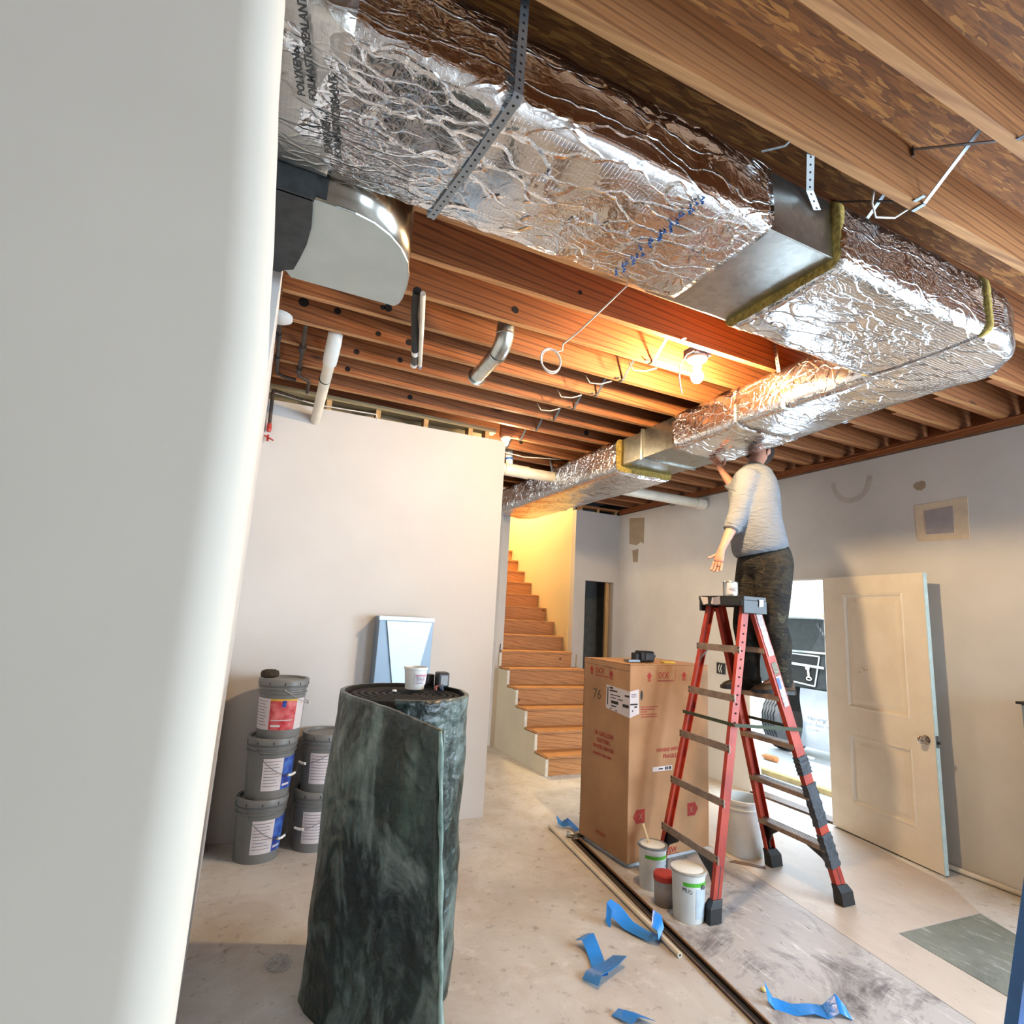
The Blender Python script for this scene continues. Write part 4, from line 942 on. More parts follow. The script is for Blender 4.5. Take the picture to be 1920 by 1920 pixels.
# ---- small buckets on the floor
GRN = plain('label_green', (84, 176, 52), .5); WB = plain('bucket_white', (212, 214, 210), .4, var=.04); 
def bucket(x, y, r, h, label, lid, stick=False, rot=0, z=.004, nm='paint_bucket'):
    e = empty(nm, (x, y, z), label, 'bucket'); c = (x, y, z)
    MB().lathe([(0, 0), (r*.88, 0), (r*.90, .004), (r*.985, h*.93), (r*1.05, h*.935), (r*1.06, h*.99), (r*1.0, h)], c, 36).build('body', WB, e, smooth=True, auto=35)
    MB().lathe([(0, h*.985), (r*.86, h*.985), (r*.88, h*1.0), (r*1.06, h*1.01), (r*1.075, h*.97), (r*1.06, h*.955)], c, 36, cap=False).build('lid', lid, e, smooth=True, auto=35)
    arc_patch(c, r*.97, rot-80, rot+70, h*.74, h*.82, rt=r*.98, off=.0012).build('green_band', GRN, e)
    arc_patch(c, r*.91, rot-35, rot+40, h*.10, h*.70, rt=r*.96, off=.001).build('label_panel', plain('bucket_label', (190, 202, 210), .5), e)
    return e
e = bucket(2.435, 3.00, .083, .235, 'white plastic paint bucket with grey lid and a stir stick, by the box corner', plain('lid_grey', (120, 124, 126), .5), rot=10)
MB().bar((2.425, 3.02, .236), (2.40, 3.05, .34), .014, .004, up=(0, 1, 0)).build('stir_stick', STUD, e)
m = MB()
for k in range(5): q = arc_patch((2.435, 3.0, .004), .079, 22, 60-4*k, .13-.02*k, .136-.02*k, rt=.079, off=.002, n=4); me = bpy.data.meshes.new('t'); q.bm.to_mesh(me); q.bm.free(); m.bm.from_mesh(me); bpy.data.meshes.remove(me)
m.build('black_print', CK, e)
MB().tube([(2.435+.088*math.sin(a), 3.0-.088*math.cos(a), .17-.05*math.sin((a-.4)/1.8*PI)) for a in [.4+1.8*k/10 for k in range(11)]], .002, 6).build('bail_wire', STEEL, e)
e = bucket(2.395, 2.645, .090, .245, 'white plastic paint bucket with dusty lid, nearest to the ladder foot', plain('lid_dusty', (176, 170, 160), .6), rot=20)
MB().lathe([(0, .0), (.012, .0), (.012, .006), (.005, .008), (0, .008)], (2.395+.02, 2.645-.092, .185), 12, 'Y', cap=False).build('ear', plain('ear', (90, 90, 90), .5), e)
text('MUD', .028, CK, e, (2.318, 2.607, .16), (.25, -.9, 0), UP)
e = empty('red_lid_jar', (2.345, 2.79, .004), 'clear plastic jar with a red lid between the two small buckets', 'jar'); c = (2.36, 2.80, .004)
t = NT('jar_plastic'); JAR = t.out(lin(150, 136, 126), .25); t.b.inputs['Alpha'].default_value = .75
MB().lathe([(0, 0), (.052, 0), (.056, .01), (.058, .12), (.052, .135)], c, 28).build('body', JAR, e, smooth=True, auto=40)
MB().lathe([(0, .165), (.056, .165), (.062, .158), (.062, .130), (.058, .128)], c, 28, cap=False).build('lid', RED, e, smooth=True, auto=40)
# white bucket behind ladder
e = empty('plastic_bucket', (3.40, 3.19, .004), 'tall empty white plastic bucket standing behind the ladder', 'bucket'); c = (3.42, 3.22, .004)
MB().lathe([(0, 0), (.125, 0), (.128, .006), (.138, .30), (.145, .302), (.145, .31), (.139, .312), (.141, .34), (.150, .342), (.150, .362), (.147, .365), (.136, .365), (.128, .02), (0, .02)], c, 40, cap=False).build('body', WB, e, smooth=True, auto=35)
MB().tube([Vector(c)+Vector((.152*math.sin(a), -.152*math.cos(a), .30-.13*math.sin((a+.1)/2.6*PI))) for a in [-.1+2.6*k/14 for k in range(15)]], .0025, 6).build('bail_wire', STEEL, e)
o = MB().prism([(3.18, 3.12), (3.24, 3.13), (3.36, 2.98), (3.34, 2.96)], 2, .0045, .009).build('wood_scrap', plain('scrap', (110, 84, 66), .8)); recentre(o); tag(o, 'thin brown wood scrap on the floor in front of the white bucket', 'wood scrap')
# pipe along the foot of the right wall
o = MB().tube([(4.648, 3.38, .02), (4.648, 2.03, .02)], .017, 10).build('skirting_pipe', PVC, smooth=True); recentre(o); tag(o, 'beige pipe lying along the foot of the right wall', 'pipe')
# right edge things
e = empty('metal_locker', (4.42, 1.8, 0), 'bluish grey metal cabinet cut off by the right edge of view', 'cabinet')
MB().box(4.52, 4.64, 1.2, 2.0, 0, 1.19).build('body', sheetmetal('cab', (150, 168, 176), .4), e, bevel=.004)
MB().box(4.50, 4.65, 1.18, 2.02, 1.19, 1.205).build('top', BLACK, e)
MB().box(4.515, 4.52, 1.2, 2.005, .95, .965).box(4.52, 4.64, 2.0, 2.006, .95, .965).build('trim_strip', WHITEP, e)
BLF = plain('blue_fibreglass', (28, 92, 158), .45)
e = empty('blue_ladder', (1.95, 1.0, 0), 'blue fibreglass ladder rail cut off by the bottom right corner', 'ladder')
MB().bar((1.80, .99, .02), (2.62, .99, 1.66), .075, .03, up=(0, 1, 0)).build('rail', BLF, e); MB().bar((1.80, .45, .02), (2.62, .55, 1.66), .075, .03, up=(0, 1, 0)).build('rail', BLF, e)
for k in range(1, 5): MB().bar((1.80+.164*k, .50, .02+.328*k), (1.80+.164*k, .99, .02+.328*k), .06, .02).build('step', STEEL, e)
# wall outlet box and wall patches on the right wall
e = empty('outlet_box', (4.66, 4.66, 1.13), 'open black electrical box in the right wall behind the ladder', 'outlet')
MB().box(4.655, 4.669, 4.60, 4.715, 1.075, 1.19).build('box', BLACK, e, bevel=.003)
for y in (4.64, 4.67): MB().tube([(4.655, y, 1.17), (4.648, y+.01, 1.13), (4.655, y, 1.09)], .004, 6).build('wire', WHITEP, e)
e = empty('outlet_box', (4.5, 7.49, 1.2), 'tiny dark outlet seen deep inside the framed wall opening', 'outlet')
MB().box(4.42, 4.46, 7.485, 7.498, 1.12, 1.24).build('box', BLACK, e)
PB = plain('plaster_patch_brown', (156, 138, 116), .85, var=.1); PT = plain('plaster_patch_tan', (206, 188, 162), .85, var=.08); PW = plain('plaster_patch_grey', (158, 150, 150), .85, var=.08); PG = plain('plaster_patch_smoke', (150, 146, 142), .85, var=.08)
def wall_patch(pts, mat, label, k=.0015):
    m = MB(); A = [(WX-k, y, z) for y, z in pts]; m.prism([(y, z) for y, z in pts], 0, WX-k-.001, WX-.0002)
    o = m.build('plaster_patch', mat); recentre(o); tag(o, label, 'wall patch', 'unpainted patches on the walls'); return o
def blob(cy, cz, ry, rz, seed, n=18, am=.2): return [(cy+ry*math.cos(a)*(1+am*n3((math.cos(a)*2, math.sin(a)*2, seed))), cz+rz*math.sin(a)*(1+am*n3((math.cos(a)*2, math.sin(a)*2, seed+5)))) for a in [2*PI*k/n for k in range(n)]]
wall_patch([(6.32, 2.975), (5.99, 2.94), (6.0, 2.59), (6.06, 2.62), (6.15, 2.58), (6.31, 2.615)], PB, 'brown rectangular brushed patch high in the far corner of right wall')
wall_patch([(6.24, 2.52), (6.11, 2.53), (6.12, 2.35), (6.22, 2.36)], PB, 'small brown patch just below the larger one near the corner')
wall_patch([(2.63, 2.585), (2.26, 2.60), (2.27, 2.29), (2.62, 2.30)], PT, 'tan square border patch high on the right wall')
wall_patch([(2.56, 2.535), (2.36, 2.545), (2.365, 2.345), (2.555, 2.35)], PW, 'grey square in the centre of the tan wall patch', .003)
wall_patch(blob(2.575, 2.74, .045, .035, 3, am=.5), PB, 'small rough brown scrape above the square patch on right wall')
# smoky U shaped mark
pts = [(3.30-.34*(.5-.5*math.cos(PI*k/12)), 2.90-.19*math.sin(PI*k/12)) for k in range(13)]
m = MB()
for a, b in zip(pts, pts[1:]): m.bar((WX-.0012, a[0], a[1]), (WX-.0012, b[0], b[1]), .045, .0012, up=(1, 0, 0))
o = m.build('plaster_patch', plain('smoke_mark', (184, 176, 168), .85, var=.06)); recentre(o); tag(o, 'faint grey U shaped smudge near the top of the right wall', 'wall patch', 'unpainted patches on the walls')

# crumpled clear plastic beside the roll
t = NT('clear_film'); CLF = t.out(lin(214, 212, 210), .25); t.b.inputs['Alpha'].default_value = .38
R = []
for i in range(9):
    R.append([(.335+.055*math.cos(a)*(1-.09*i)+.02*n3((a*2, i*.9, 1)), 2.93+.07*math.sin(a)*(1-.09*i)+.02*n3((a*2, i*.9, 4)), .002+.0035*i+.008*n3((a*3, i, 7))*(i > 0)) for a in [2*PI*k/18 for k in range(18)]])
o = MB().loft(R).build('plastic_wrap', CLF); recentre(o); tag(o, 'crumpled clear plastic scrap on the floor left of the dark roll', 'plastic scrap')

# ================================================================== LADDER
LO = plain('ladder_red', (170, 56, 30), .5, var=.12, scale=7, rgb2=(138, 34, 20))
ALU = plain('ladder_aluminium', (150, 132, 118), .5, .35, var=.2, scale=20)
TAPE = plain('duct_tape', (70, 74, 80), .45, .2, var=.3, scale=50, bump=.8)
ld = empty('step_ladder', (2.95, 2.82, 0), 'red fibreglass step ladder with black feet, person standing on it', 'ladder')
A0, B0, C0, D0 = Vector((2.48, 2.54, 0)), Vector((3.41, 2.44, 0)), Vector((3.446, 3.005, 0)), Vector((2.55, 3.10, 0))
A1, B1, C1, D1 = Vector((2.885, 2.665, 1.70)), Vector((2.965, 2.66, 1.70)), Vector((2.965, 2.98, 1.70)), Vector((2.885, 2.985, 1.70))
def chan_rail(p, q, w, d, flange, inward, name, parent):
    # C-channel rail from p to q: web width w, flanges of depth d toward 'inward'
    m = MB(); t_ = .005; ax = (q-p).normalized(); inw = (Vector(inward)-ax*Vector(inward).dot(ax)).normalized(); sd = ax.cross(inw).normalized()
    sec = [(-w/2, 0), (w/2, 0), (w/2, d), (w/2-t_, d), (w/2-t_, t_), (-w/2+t_, t_), (-w/2+t_, d), (-w/2, d)]
    m.loft([[c+sd*u+inw*v for u, v in sec] for c in (p, q)])
    return m.build(name, LO, parent)
up = Vector((0, 0, 1))
fr = (B1-B0).normalized(); rr = (A1-A0).normalized()
z_at = lambda p, q, z: p+(q-p)*(z/(q.z-p.z))
rails = [(A0, A1, (.08, 1, 0), .052, .028), (D0, D1, (-.0, -1, 0), .052, .028), (B0, B1, (-.02, 1, 0), .072, .032), (C0, C1, (0, -1, 0), .072, .032)]
for i, (p, q, inw, w, d) in enumerate(rails):
    s = z_at(p, q, .10); chan_rail(s, q, w, d, 0, inw, 'rail', ld)
    # rubber foot
    f = MB(); c = z_at(p, q, .0); g = z_at(p, q, .115); n = Vector(inw).normalized()
    sd = Vector((1, 0, 0)) if abs(n.x) < .5 else Vector((0, 1, 0))
    w2 = w/2+.012
    f.loft([[c+sd*u*1.08+n*v+up*.006 for u, v in ((-w2, -.012), (w2, -.012), (w2, .05), (-w2, .05))], [c+sd*u*1.1+n*v+up*.045+(q-p)*.02 for u, v in ((-w2, -.010), (w2, -.010), (w2, .045), (-w2, .045))],
            [g+sd*u*.93+n*v for u, v in ((-w2, -.007), (w2, -.007), (w2, .034), (-w2, .034))]])
    f.build('rubber_foot', BLACK, ld, bevel=.003)
zs = [.30, .58, .865, 1.145, 1.43]
for i, z in enumerate(zs):
    p, q = z_at(B0, B1, z), z_at(C0, C1, z); d = (q-p).normalized(); n = Vector((-d.y, d.x, 0))
    p = p+d*.006; q = q-d*.006; ww = .085
    m = MB(); sec = [(-ww/2, 0), (ww/2, 0), (ww/2, -.028), (ww/2-.004, -.028), (ww/2-.004, -.004), (-ww/2+.004, -.004), (-ww/2+.004, -.028), (-ww/2, -.028)]
    m.loft([[c+n*u+up*(v+.012) for u, v in sec] for c in (p, q)])
    s = m.build('step', ALU, ld)
    mm = MB()
    for k in (-.03, -.01, .01, .03): mm.bar(p+n*k+up*.0135, q+n*k+up*.0135, .006, .003)
    mm.build('tread_ribs', ALU, s)
    # rear bars
    p, q = z_at(A0, A1, z), z_at(D0, D1, z); d = (q-p).normalized(); n = Vector((d.y, -d.x, 0))
    MB().bar(p+n*(-.026)-d*.012, q+n*(-.026)+d*.012, .008, .042).build('rear_bar', ALU, ld)
    mr = MB()
    for c in (p-d*.0, q+d*.0):
        for dz in (-.012, .012): mr.lathe([(0, 0), (.005, 0), (.005, .004), (0, .004)], c+n*(-.031)+Vector((0, 0, dz)), 8, 'X')
    mr.build('rivets', BLACK, ld)
# black corner braces at the bottom
def brace(rail_, z0, z1, dirv, l, name='corner_brace'):
    d = Vector(dirv).normalized(); m = MB(); n = Vector((-d.y, d.x, 0))*.006; R = lambda z: z_at(rail_[0], rail_[1], z)
    pts = [R(z1), R(z1)+d*l, R(z1)+d*(l-.02)-up*.02, R(z0*.35+z1*.65)+d*l*.42, R(z0*.7+z1*.3)+d*l*.16, R(z0)+d*.02, R(z0)]
    m.loft([[x-n for x in pts], [x+n for x in pts]]); m.build(name, BLACK, ld)
dBC = (C0-B0).normalized(); dAD = (D0-A0).normalized()
brace((B0, B1), .10, .29, dBC, .20); brace((C0, C1), .10, .29, -dBC, .16)
brace((A0, A1), .10, .27, dAD, .20); brace((D0, D1), .10, .27, -dAD, .15)
MB().bar(z_at(A0, A1, 1.33), z_at(A0, A1, 1.43)+dAD*.09, .016, .004).build('diagonal_brace', ALU, ld)
MB().bar(z_at(D0, D1, 1.33), z_at(D0, D1, 1.43)-dAD*.09, .016, .004).build('diagonal_brace', ALU, ld)
# green strap round the ladder
GS = plain('green_webbing', (58, 66, 44), .7)
o = MB().bar(z_at(A0, A1, 1.00)+Vector((-.03, -.02, 0)), z_at(D0, D1, 1.00)+Vector((-.03, .02, 0)), .004, .02).bar(z_at(A0, A1, 1.0)+Vector((-.03, -.03, 0)), z_at(B0, B1, .97)+Vector((.04, -.03, 0)), .004, .02).bar(z_at(B0, B1, .97)+Vector((.045, -.02, 0)), z_at(C0, C1, .97)+Vector((.045, .02, 0)), .004, .02).build('green_strap', GS, ld)
o['label'] = 'green webbing strap'
# tool-tray cap
cap = MB()
poly = [(2.835, 2.635), (3.02, 2.625), (3.03, 2.66), (3.03, 2.98), (3.02, 3.02), (2.835, 3.03), (2.822, 2.98), (2.822, 2.68)]
cap.prism(poly, 2, 1.735, 1.765)
cap.prism([(2.83, 2.632), (3.022, 2.622), (3.022, 2.64), (2.83, 2.65)], 2, 1.655, 1.74).prism([(2.83, 3.0), (3.022, 2.992), (3.022, 3.01), (2.83, 3.02)], 2, 1.665, 1.74)
cap.prism([(2.822, 2.64), (2.832, 2.64), (2.832, 3.01), (2.822, 3.01)], 2, 1.70, 1.74).prism([(3.02, 2.64), (3.03, 2.64), (3.03, 3.01), (3.02, 3.01)], 2, 1.70, 1.74)
cap.build('top_cap', BLACK, ld, bevel=.004)
def sticker(pts, mat, name='sticker'):
    m = MB(); m.bm.faces.new([m.bm.verts.new(p) for p in pts]); return m.build(name, mat, ld)
sticker([(2.820, 2.97, 1.705), (2.820, 3.0, 1.76), (2.820, 2.93, 1.755), (2.820, 2.925, 1.712)], PAPER); sticker([(2.820, 2.86, 1.705), (2.820, 2.90, 1.712), (2.820, 2.89, 1.752), (2.820, 2.82, 1.76), (2.820, 2.815, 1.71)], PAPER)
sticker([(2.95, 2.6195, 1.70), (2.985, 2.6185, 1.705), (2.988, 2.6185, 1.745), (2.952, 2.6195, 1.745)], PAPER)
# labels and tape on the near front rail
def on_rail(p, q, za, zb, w0, w1, out, mat, name, k=.004, seg=6, jit=0):
    ax = (q-p).normalized(); o_ = Vector(out); o_ = (o_-ax*o_.dot(ax)).normalized(); sd = ax.cross(o_).normalized(); m = MB(); rows = []
    for i in range(seg+1):
        c = z_at(p, q, za+(zb-za)*i/seg); j = jit*math.sin(i*2.3+za*9); rows.append([m.bm.verts.new(c+sd*(w0+j)+o_*k), m.bm.verts.new(c+sd*(w1+j)+o_*k)])
    for a, b in zip(rows, rows[1:]): m.bm.faces.new([a[0], a[1], b[1], b[0]])
    return m.build(name, mat, ld)
outB = (0, -1, 0)
GP = plain('worn_sticker', (190, 176, 172), .7, var=.2, scale=60)
on_rail(B0, B1, 1.40, 1.66, -.022, .026, outB, GP, 'worn_label', jit=.003)
on_rail(B0, B1, 1.29, 1.36, -.020, .024, outB, plain('label_olive', (128, 124, 100), .6, var=.3, scale=90), 'warning_label')
on_rail(B0, B1, 1.15, 1.28, -.020, .026, outB, GP, 'maker_label')
on_rail(B0, B1, 1.205, 1.27, -.018, .004, outB, NAVY, 'blue_logo', k=.0055)
on_rail(B0, B1, 1.10, 1.16, -.02, .024, outB, GP, 'maker_label', k=.0045)
def wrap(p, q, za, zb, w, d, inw, jit=.004):
    rows = []; ax = (q-p).normalized(); n = Vector(inw); n = (n-ax*n.dot(ax)).normalized(); sd = ax.cross(n).normalized(); N = 12
    for i in range(N+1):
        c = z_at(p, q, za+(zb-za)*i/N); j = jit*math.sin(i*4.1+za*20)
        rows.append([c+sd*u+n*v for u, v in ((-w/2-.004-j, -.004-abs(j)), (w/2+.004+j, -.004-abs(j)), (w/2+.004+j, d+.004), (-w/2-.004-j, d+.004))])
    MB().loft(rows).build('tape_wrap', TAPE, ld, smooth=True, auto=40)['label'] = 'torn grey duct tape wrap'
for za, zb in ((.715, .815), (.43, .66), (.205, .385)): wrap(B0, B1, za, zb, .072, .032, (-.02, 1, 0))
# holes down the near rear rail
m = MB()
for k in range(12):
    c = z_at(A0, A1, 1.58-.052*k)+Vector((.0, -.0305*0-.0035, 0)); m.lathe([(0, 0), (.006, 0), (.006, .002), (0, .002)], c, 8, 'Y')
m.build('rail_holes', DARK, ld)
# can on the cap
e = empty('paint_can', (2.88, 2.80, 1.766), 'small shiny metal can with a white label standing on the ladder top', 'can'); c = (2.895, 2.80, 1.7655)
MB().lathe([(0, 0), (.048, 0), (.049, .004), (.048, .008), (.048, .088), (.050, .092), (.048, .097), (.042, .097), (.040, .092), (0, .092)], c, 32, cap=False).build('body', GALV, e, smooth=True, auto=35)
arc_patch(c, .0482, -75, 15, .010, .086, off=.001).build('label_panel', PAPER, e)
m = MB()
for k, (a, b) in enumerate(((-50, 10), (-58, -10), (-45, 0))):
    q = arc_patch(c, .0482, a, b, .050-.009*k, .053-.009*k, off=.002, n=6); me = bpy.data.meshes.new('t'); q.bm.to_mesh(me); q.bm.free(); m.bm.from_mesh(me); bpy.data.meshes.remove(me)
m.build('print_lines', CK, e)

# ================================================================== PERSON
J = dict(pelvis=(3.144, 2.755, 2.018), waist=(3.137, 2.771, 2.173), belly=(3.128, 2.787, 2.305), chest=(3.143, 2.818, 2.482), uchest=(3.167, 2.856, 2.600), neck=(3.279, 2.925, 2.740), head=(3.413, 3.002, 2.888),
 nsh=(3.035, 2.775, 2.585), nel=(2.913, 2.752, 2.295), nwr=(2.779, 2.765, 2.052), fsh=(3.305, 2.935, 2.650), fel=(3.228, 3.078, 2.60), fwr=(3.133, 3.097, 2.715), fh=(3.099, 3.10, 2.775),
 nhip=(3.142, 2.668, 1.976), nkn=(3.140, 2.668, 1.600), nan=(3.225, 2.702, 1.250), ntoe=(3.064, 2.773, 1.165), fhip=(3.165, 2.851, 1.989), fkn=(3.112, 2.874, 1.58), fan=(3.150, 2.894, 1.245), ftoe=(2.992, 2.961, 1.167))
J = {k: Vector(v) for k, v in J.items()}
def skin(name, verts, edges, mat, parent, root=0, sub=2, base=None):
    me = bpy.data.meshes.new(name); off = wmat(parent).inverted() if parent else Matrix.Identity(4)
    me.from_pydata([tuple(off @ Vector(v[0])) for v in verts], edges, []); me.materials.append(mat)
    o = bpy.data.objects.new(name, me); COL.objects.link(o)
    if parent: o.parent = parent
    s_ = o.modifiers.new('skin', 'SKIN'); s_.use_smooth_shade = True; s_.branch_smoothing = .6
    me.skin_vertices.new() if not me.skin_vertices else None
    for i, v in enumerate(verts):
        r = v[1]; sv = me.skin_vertices[0].data[i]; sv.radius = r if isinstance(r, tuple) else (r, r); sv.use_root = (i == root)
    ss = o.modifiers.new('sub', 'SUBSURF'); ss.levels = sub; ss.render_levels = sub
    return o
def bake(o):
    dg = bpy.context.evaluated_depsgraph_get(); dg.update(); me = bpy.data.meshes.new_from_object(o.evaluated_get(dg))
    o.modifiers.clear(); o.data = me; me.polygons.foreach_set('use_smooth', [True]*len(me.polygons)); return o
SKIN = plain('skin', (196, 140, 116), .55, var=.08, scale=30)
HAIR = plain('hair_dark', (46, 32, 26), .8, var=.3, scale=80, bump=.6)
SHIRT = NT('grey_sweatshirt'); v = SHIRT.coord(); f = SHIRT.noise(v, 3, 4)
SHIRT = SHIRT.out(SHIRT.ramp(f, [(.3, lin(108, 112, 118)), (.7, lin(128, 132, 138))]), .9, 0, SHIRT.bump(SHIRT.math('ADD', SHIRT.noise(SHIRT.coord((8, 8, 26)), 1.2, 3, .5, 1.5), SHIRT.math('MULTIPLY', SHIRT.noise(v, 300), .15)), .9, .02))
CAMO = NT('camo_trousers'); v = CAMO.coord(); f = CAMO.noise(v, 9, 3, .5, .8)
c = CAMO.ramp(f, [(.38, lin(22, 19, 15)), (.46, lin(44, 38, 26)), (.54, lin(32, 28, 21)), (.64, lin(62, 58, 42))], 'CONSTANT')
c = CAMO.mix(CAMO.ramp(CAMO.noise(CAMO.coord(), 14, 2), [(.62, BW(0)), (.63, BW(1))]), c, lin(24, 22, 18))
CAMO = CAMO.out(c, .9, 0, CAMO.bump(CAMO.noise(CAMO.coord((6, 6, 22)), 1.3, 3, .5, 1.5), .8, .02))
BOOT = plain('boot_dark', (34, 28, 24), .6, var=.3, scale=20); BOOTB = plain('boot_brown', (98, 70, 42), .7, rgb2=(58, 42, 28), scale=22, bump=.4)
L = lambda a, b, t_: J[a]+(J[b]-J[a])*t_
pv = [(J['pelvis'], .11), (J['waist'], .11), (J['belly'], .115), (J['chest'], .12), (J['uchest'], .09), (J['neck'], .052), (L('neck', 'head', .5), .06), (J['head'], .085), (J['head']+Vector((.02, .01, .06)), .07),
      (J['nsh'], .05), (L('nsh', 'nel', .5), .045), (J['nel'], .037), (L('nel', 'nwr', .35), .038), (L('nel', 'nwr', .8), .027), (J['nwr'], .024),
      (J['fsh'], .05), (L('fsh', 'fel', .5), .045), (J['fel'], .037), (L('fel', 'fwr', .5), .033), (J['fwr'], .024), (J['fh'], .028),
      (J['nhip'], .08), (L('nhip', 'nkn', .5), .07), (J['nkn'], .05), (L('nkn', 'nan', .4), .05), (J['nan'], .035), (J['ntoe']+Vector((.05, -.02, .03)), .03),
      (J['fhip'], .08), (L('fhip', 'fkn', .5), .07), (J['fkn'], .05), (L('fkn', 'fan', .4), .05), (J['fan'], .035), (J['ftoe']+Vector((.05, -.02, .03)), .03)]
pe = [(0,1),(1,2),(2,3),(3,4),(4,5),(5,6),(6,7),(7,8),(4,9),(9,10),(10,11),(11,12),(12,13),(13,14),(4,15),(15,16),(16,17),(17,18),(18,19),(19,20),(0,21),(21,22),(22,23),(23,24),(24,25),(25,26),(0,27),(27,28),(28,29),(29,30),(30,31),(31,32)]
# near hand: palm vertices join the wrist, fingers rooted in the palm
wv_ = J['nwr']; hd = Vector((-.30, .02, -.95)).normalized(); sdv = Vector((.45, -.85, -.15)).normalized(); sdv = (sdv-hd*sdv.dot(hd)).normalized(); pn = hd.cross(sdv)
n0 = len(pv); pv.append((wv_+hd*.045, (.036, .020))); pe.append((14, n0)); pv.append((wv_+hd*.085, (.038, .016))); pe.append((n0, n0+1))
body = skin('body', pv, pe, SKIN, None); bake(body); body.name = 'person'
recentre(body); tag(body, 'person in grey sweatshirt and camouflage trousers standing on the red ladder', 'person')
def finger(base, d, ln, r, curl, name='finger'):
    d = d.normalized(); m = MB(); pts = [base-d*.012]; p = base; a = 0; rs = [r*1.02]
    for s_ in (.42, .32, .26):
        p2 = p+(d*math.cos(a)+pn*math.sin(a)*curl)*ln*s_; pts += [p, (p+p2)/2]; rs += [r, r*.93]; p = p2; a += .45
    pts.append(p); rs.append(r*.7); pts.append(p+(d*math.cos(a)+pn*math.sin(a)*curl)*r*.5); rs.append(r*.3)
    return m.tube(pts, rs, 10).build(name, SKIN, body, smooth=True)
pb = wv_+hd*.092
for k, (o_, ln, sp_) in enumerate(((-.027, .062, -.05), (-.009, .070, -.01), (.009, .066, .03), (.026, .052, .08))):
    finger(pb+sdv*o_, hd+sdv*sp_, ln, .0088-.0006*(k == 3), .8)
finger(wv_+hd*.035-sdv*.030, hd*.75-sdv*.75+pn*.3, .055, .0098, .6, 'thumb')
c_ = pb+sdv*.009+hd*.018
o = MB().tube([c_+(sdv*math.cos(a)+pn*math.sin(a))*.0096 for a in [2*PI*k/14 for k in range(14)]], .002, 6, closed=True).build('ring', BLACK, body)
# far hand fingers against the duct
fd = (J['fh']-J['fwr']).normalized()
for k in range(4): MB().tube([J['fh']+Vector((0, -.03+.02*k, 0)), J['fh']+fd*.03+Vector((-.01, -.03+.02*k, 0)), J['fh']+fd*.05+Vector((-.035, -.032+.022*k, -.004))], [.009, .0085, .006], 8).build('finger', SKIN, body, smooth=True)
MB().tube([J['fwr']+fd*.03, J['fh']+Vector((.02, -.045, 0)), J['fh']+Vector((.0, -.065, .02))], [.011, .010, .007], 8).build('thumb', SKIN, body, smooth=True)
# head details: nose, ears, hair
H = J['head']; face = Vector((-.86, -.10, .50)).normalized(); sid = Vector((0, 1, 0)); sid = (sid-face*sid.dot(face)).normalized(); top = sid.cross(face)*-1
if top.z < 0: top = -top
def ell(c, ax, r, name, mat, n=14, cut=None):
    m = MB(); R = []
    for i in range(n+1):
        th = PI*i/n; R.append([c+ax[2]*r[2]*math.cos(th)+(ax[0]*r[0]*math.cos(ph)+ax[1]*r[1]*math.sin(ph))*math.sin(th) for ph in [2*PI*k/20 for k in range(20)]])
    m.loft(R, caps=False); bmesh.ops.remove_doubles(m.bm, verts=m.bm.verts, dist=1e-5)
    return m.build(name, mat, body, smooth=True)
ell(H-face*.022+top*.028, (face, sid, top), (.094, .088, .098), 'hair', HAIR)
ell(H+face*.055-top*.055, (face, sid, top), (.045, .055, .045), 'beard', HAIR)
for s_ in (-1, 1):
    ell(H+sid*s_*.088-top*.01, (face, sid, top), (.018, .008, .030), 'ear', SKIN); ell(H+face*.083+sid*s_*.032+top*.012, (face, sid, top), (.008, .013, .008), 'eye', WHITEP)
ell(H+face*.098-top*.012, (face, sid, top), (.020, .012, .022), 'nose', SKIN); ell(H+face*.092-top*.045, (face, sid, top), (.008, .022, .006), 'mouth', plain('lips', (150, 84, 76), .5))
# clothes
def blend(name, parts, mat, vox=.014, smooth=6):
    # parts: list of ring chains [(centre, rx, ry)], fused into one surface
    m = MB()
    for ch in parts:
        R = []; N = len(ch)
        for i, (c, rx, ry) in enumerate(ch):
            c = Vector(c); d = (Vector(ch[min(i+1, N-1)][0])-Vector(ch[max(i-1, 0)][0])).normalized()
            a = Vector((0, 1, 0)); a = (a-d*a.dot(d)).normalized() if abs(d.y) < .8 else (Vector((0, 0, 1))-d*d.z).normalized(); b = d.cross(a)
            R.append([c+b*rx*math.cos(t_)+a*ry*math.sin(t_) for t_ in [2*PI*k/20 for k in range(20)]])
        m.loft(R)
    o = m.build(name, mat, body)
    r = o.modifiers.new('r', 'REMESH'); r.mode = 'VOXEL'; r.voxel_size = vox
    s_ = o.modifiers.new('s', 'SMOOTH'); s_.factor = .6; s_.iterations = smooth
    return bake(o)
P_ = J['pelvis']; W_ = J['waist']
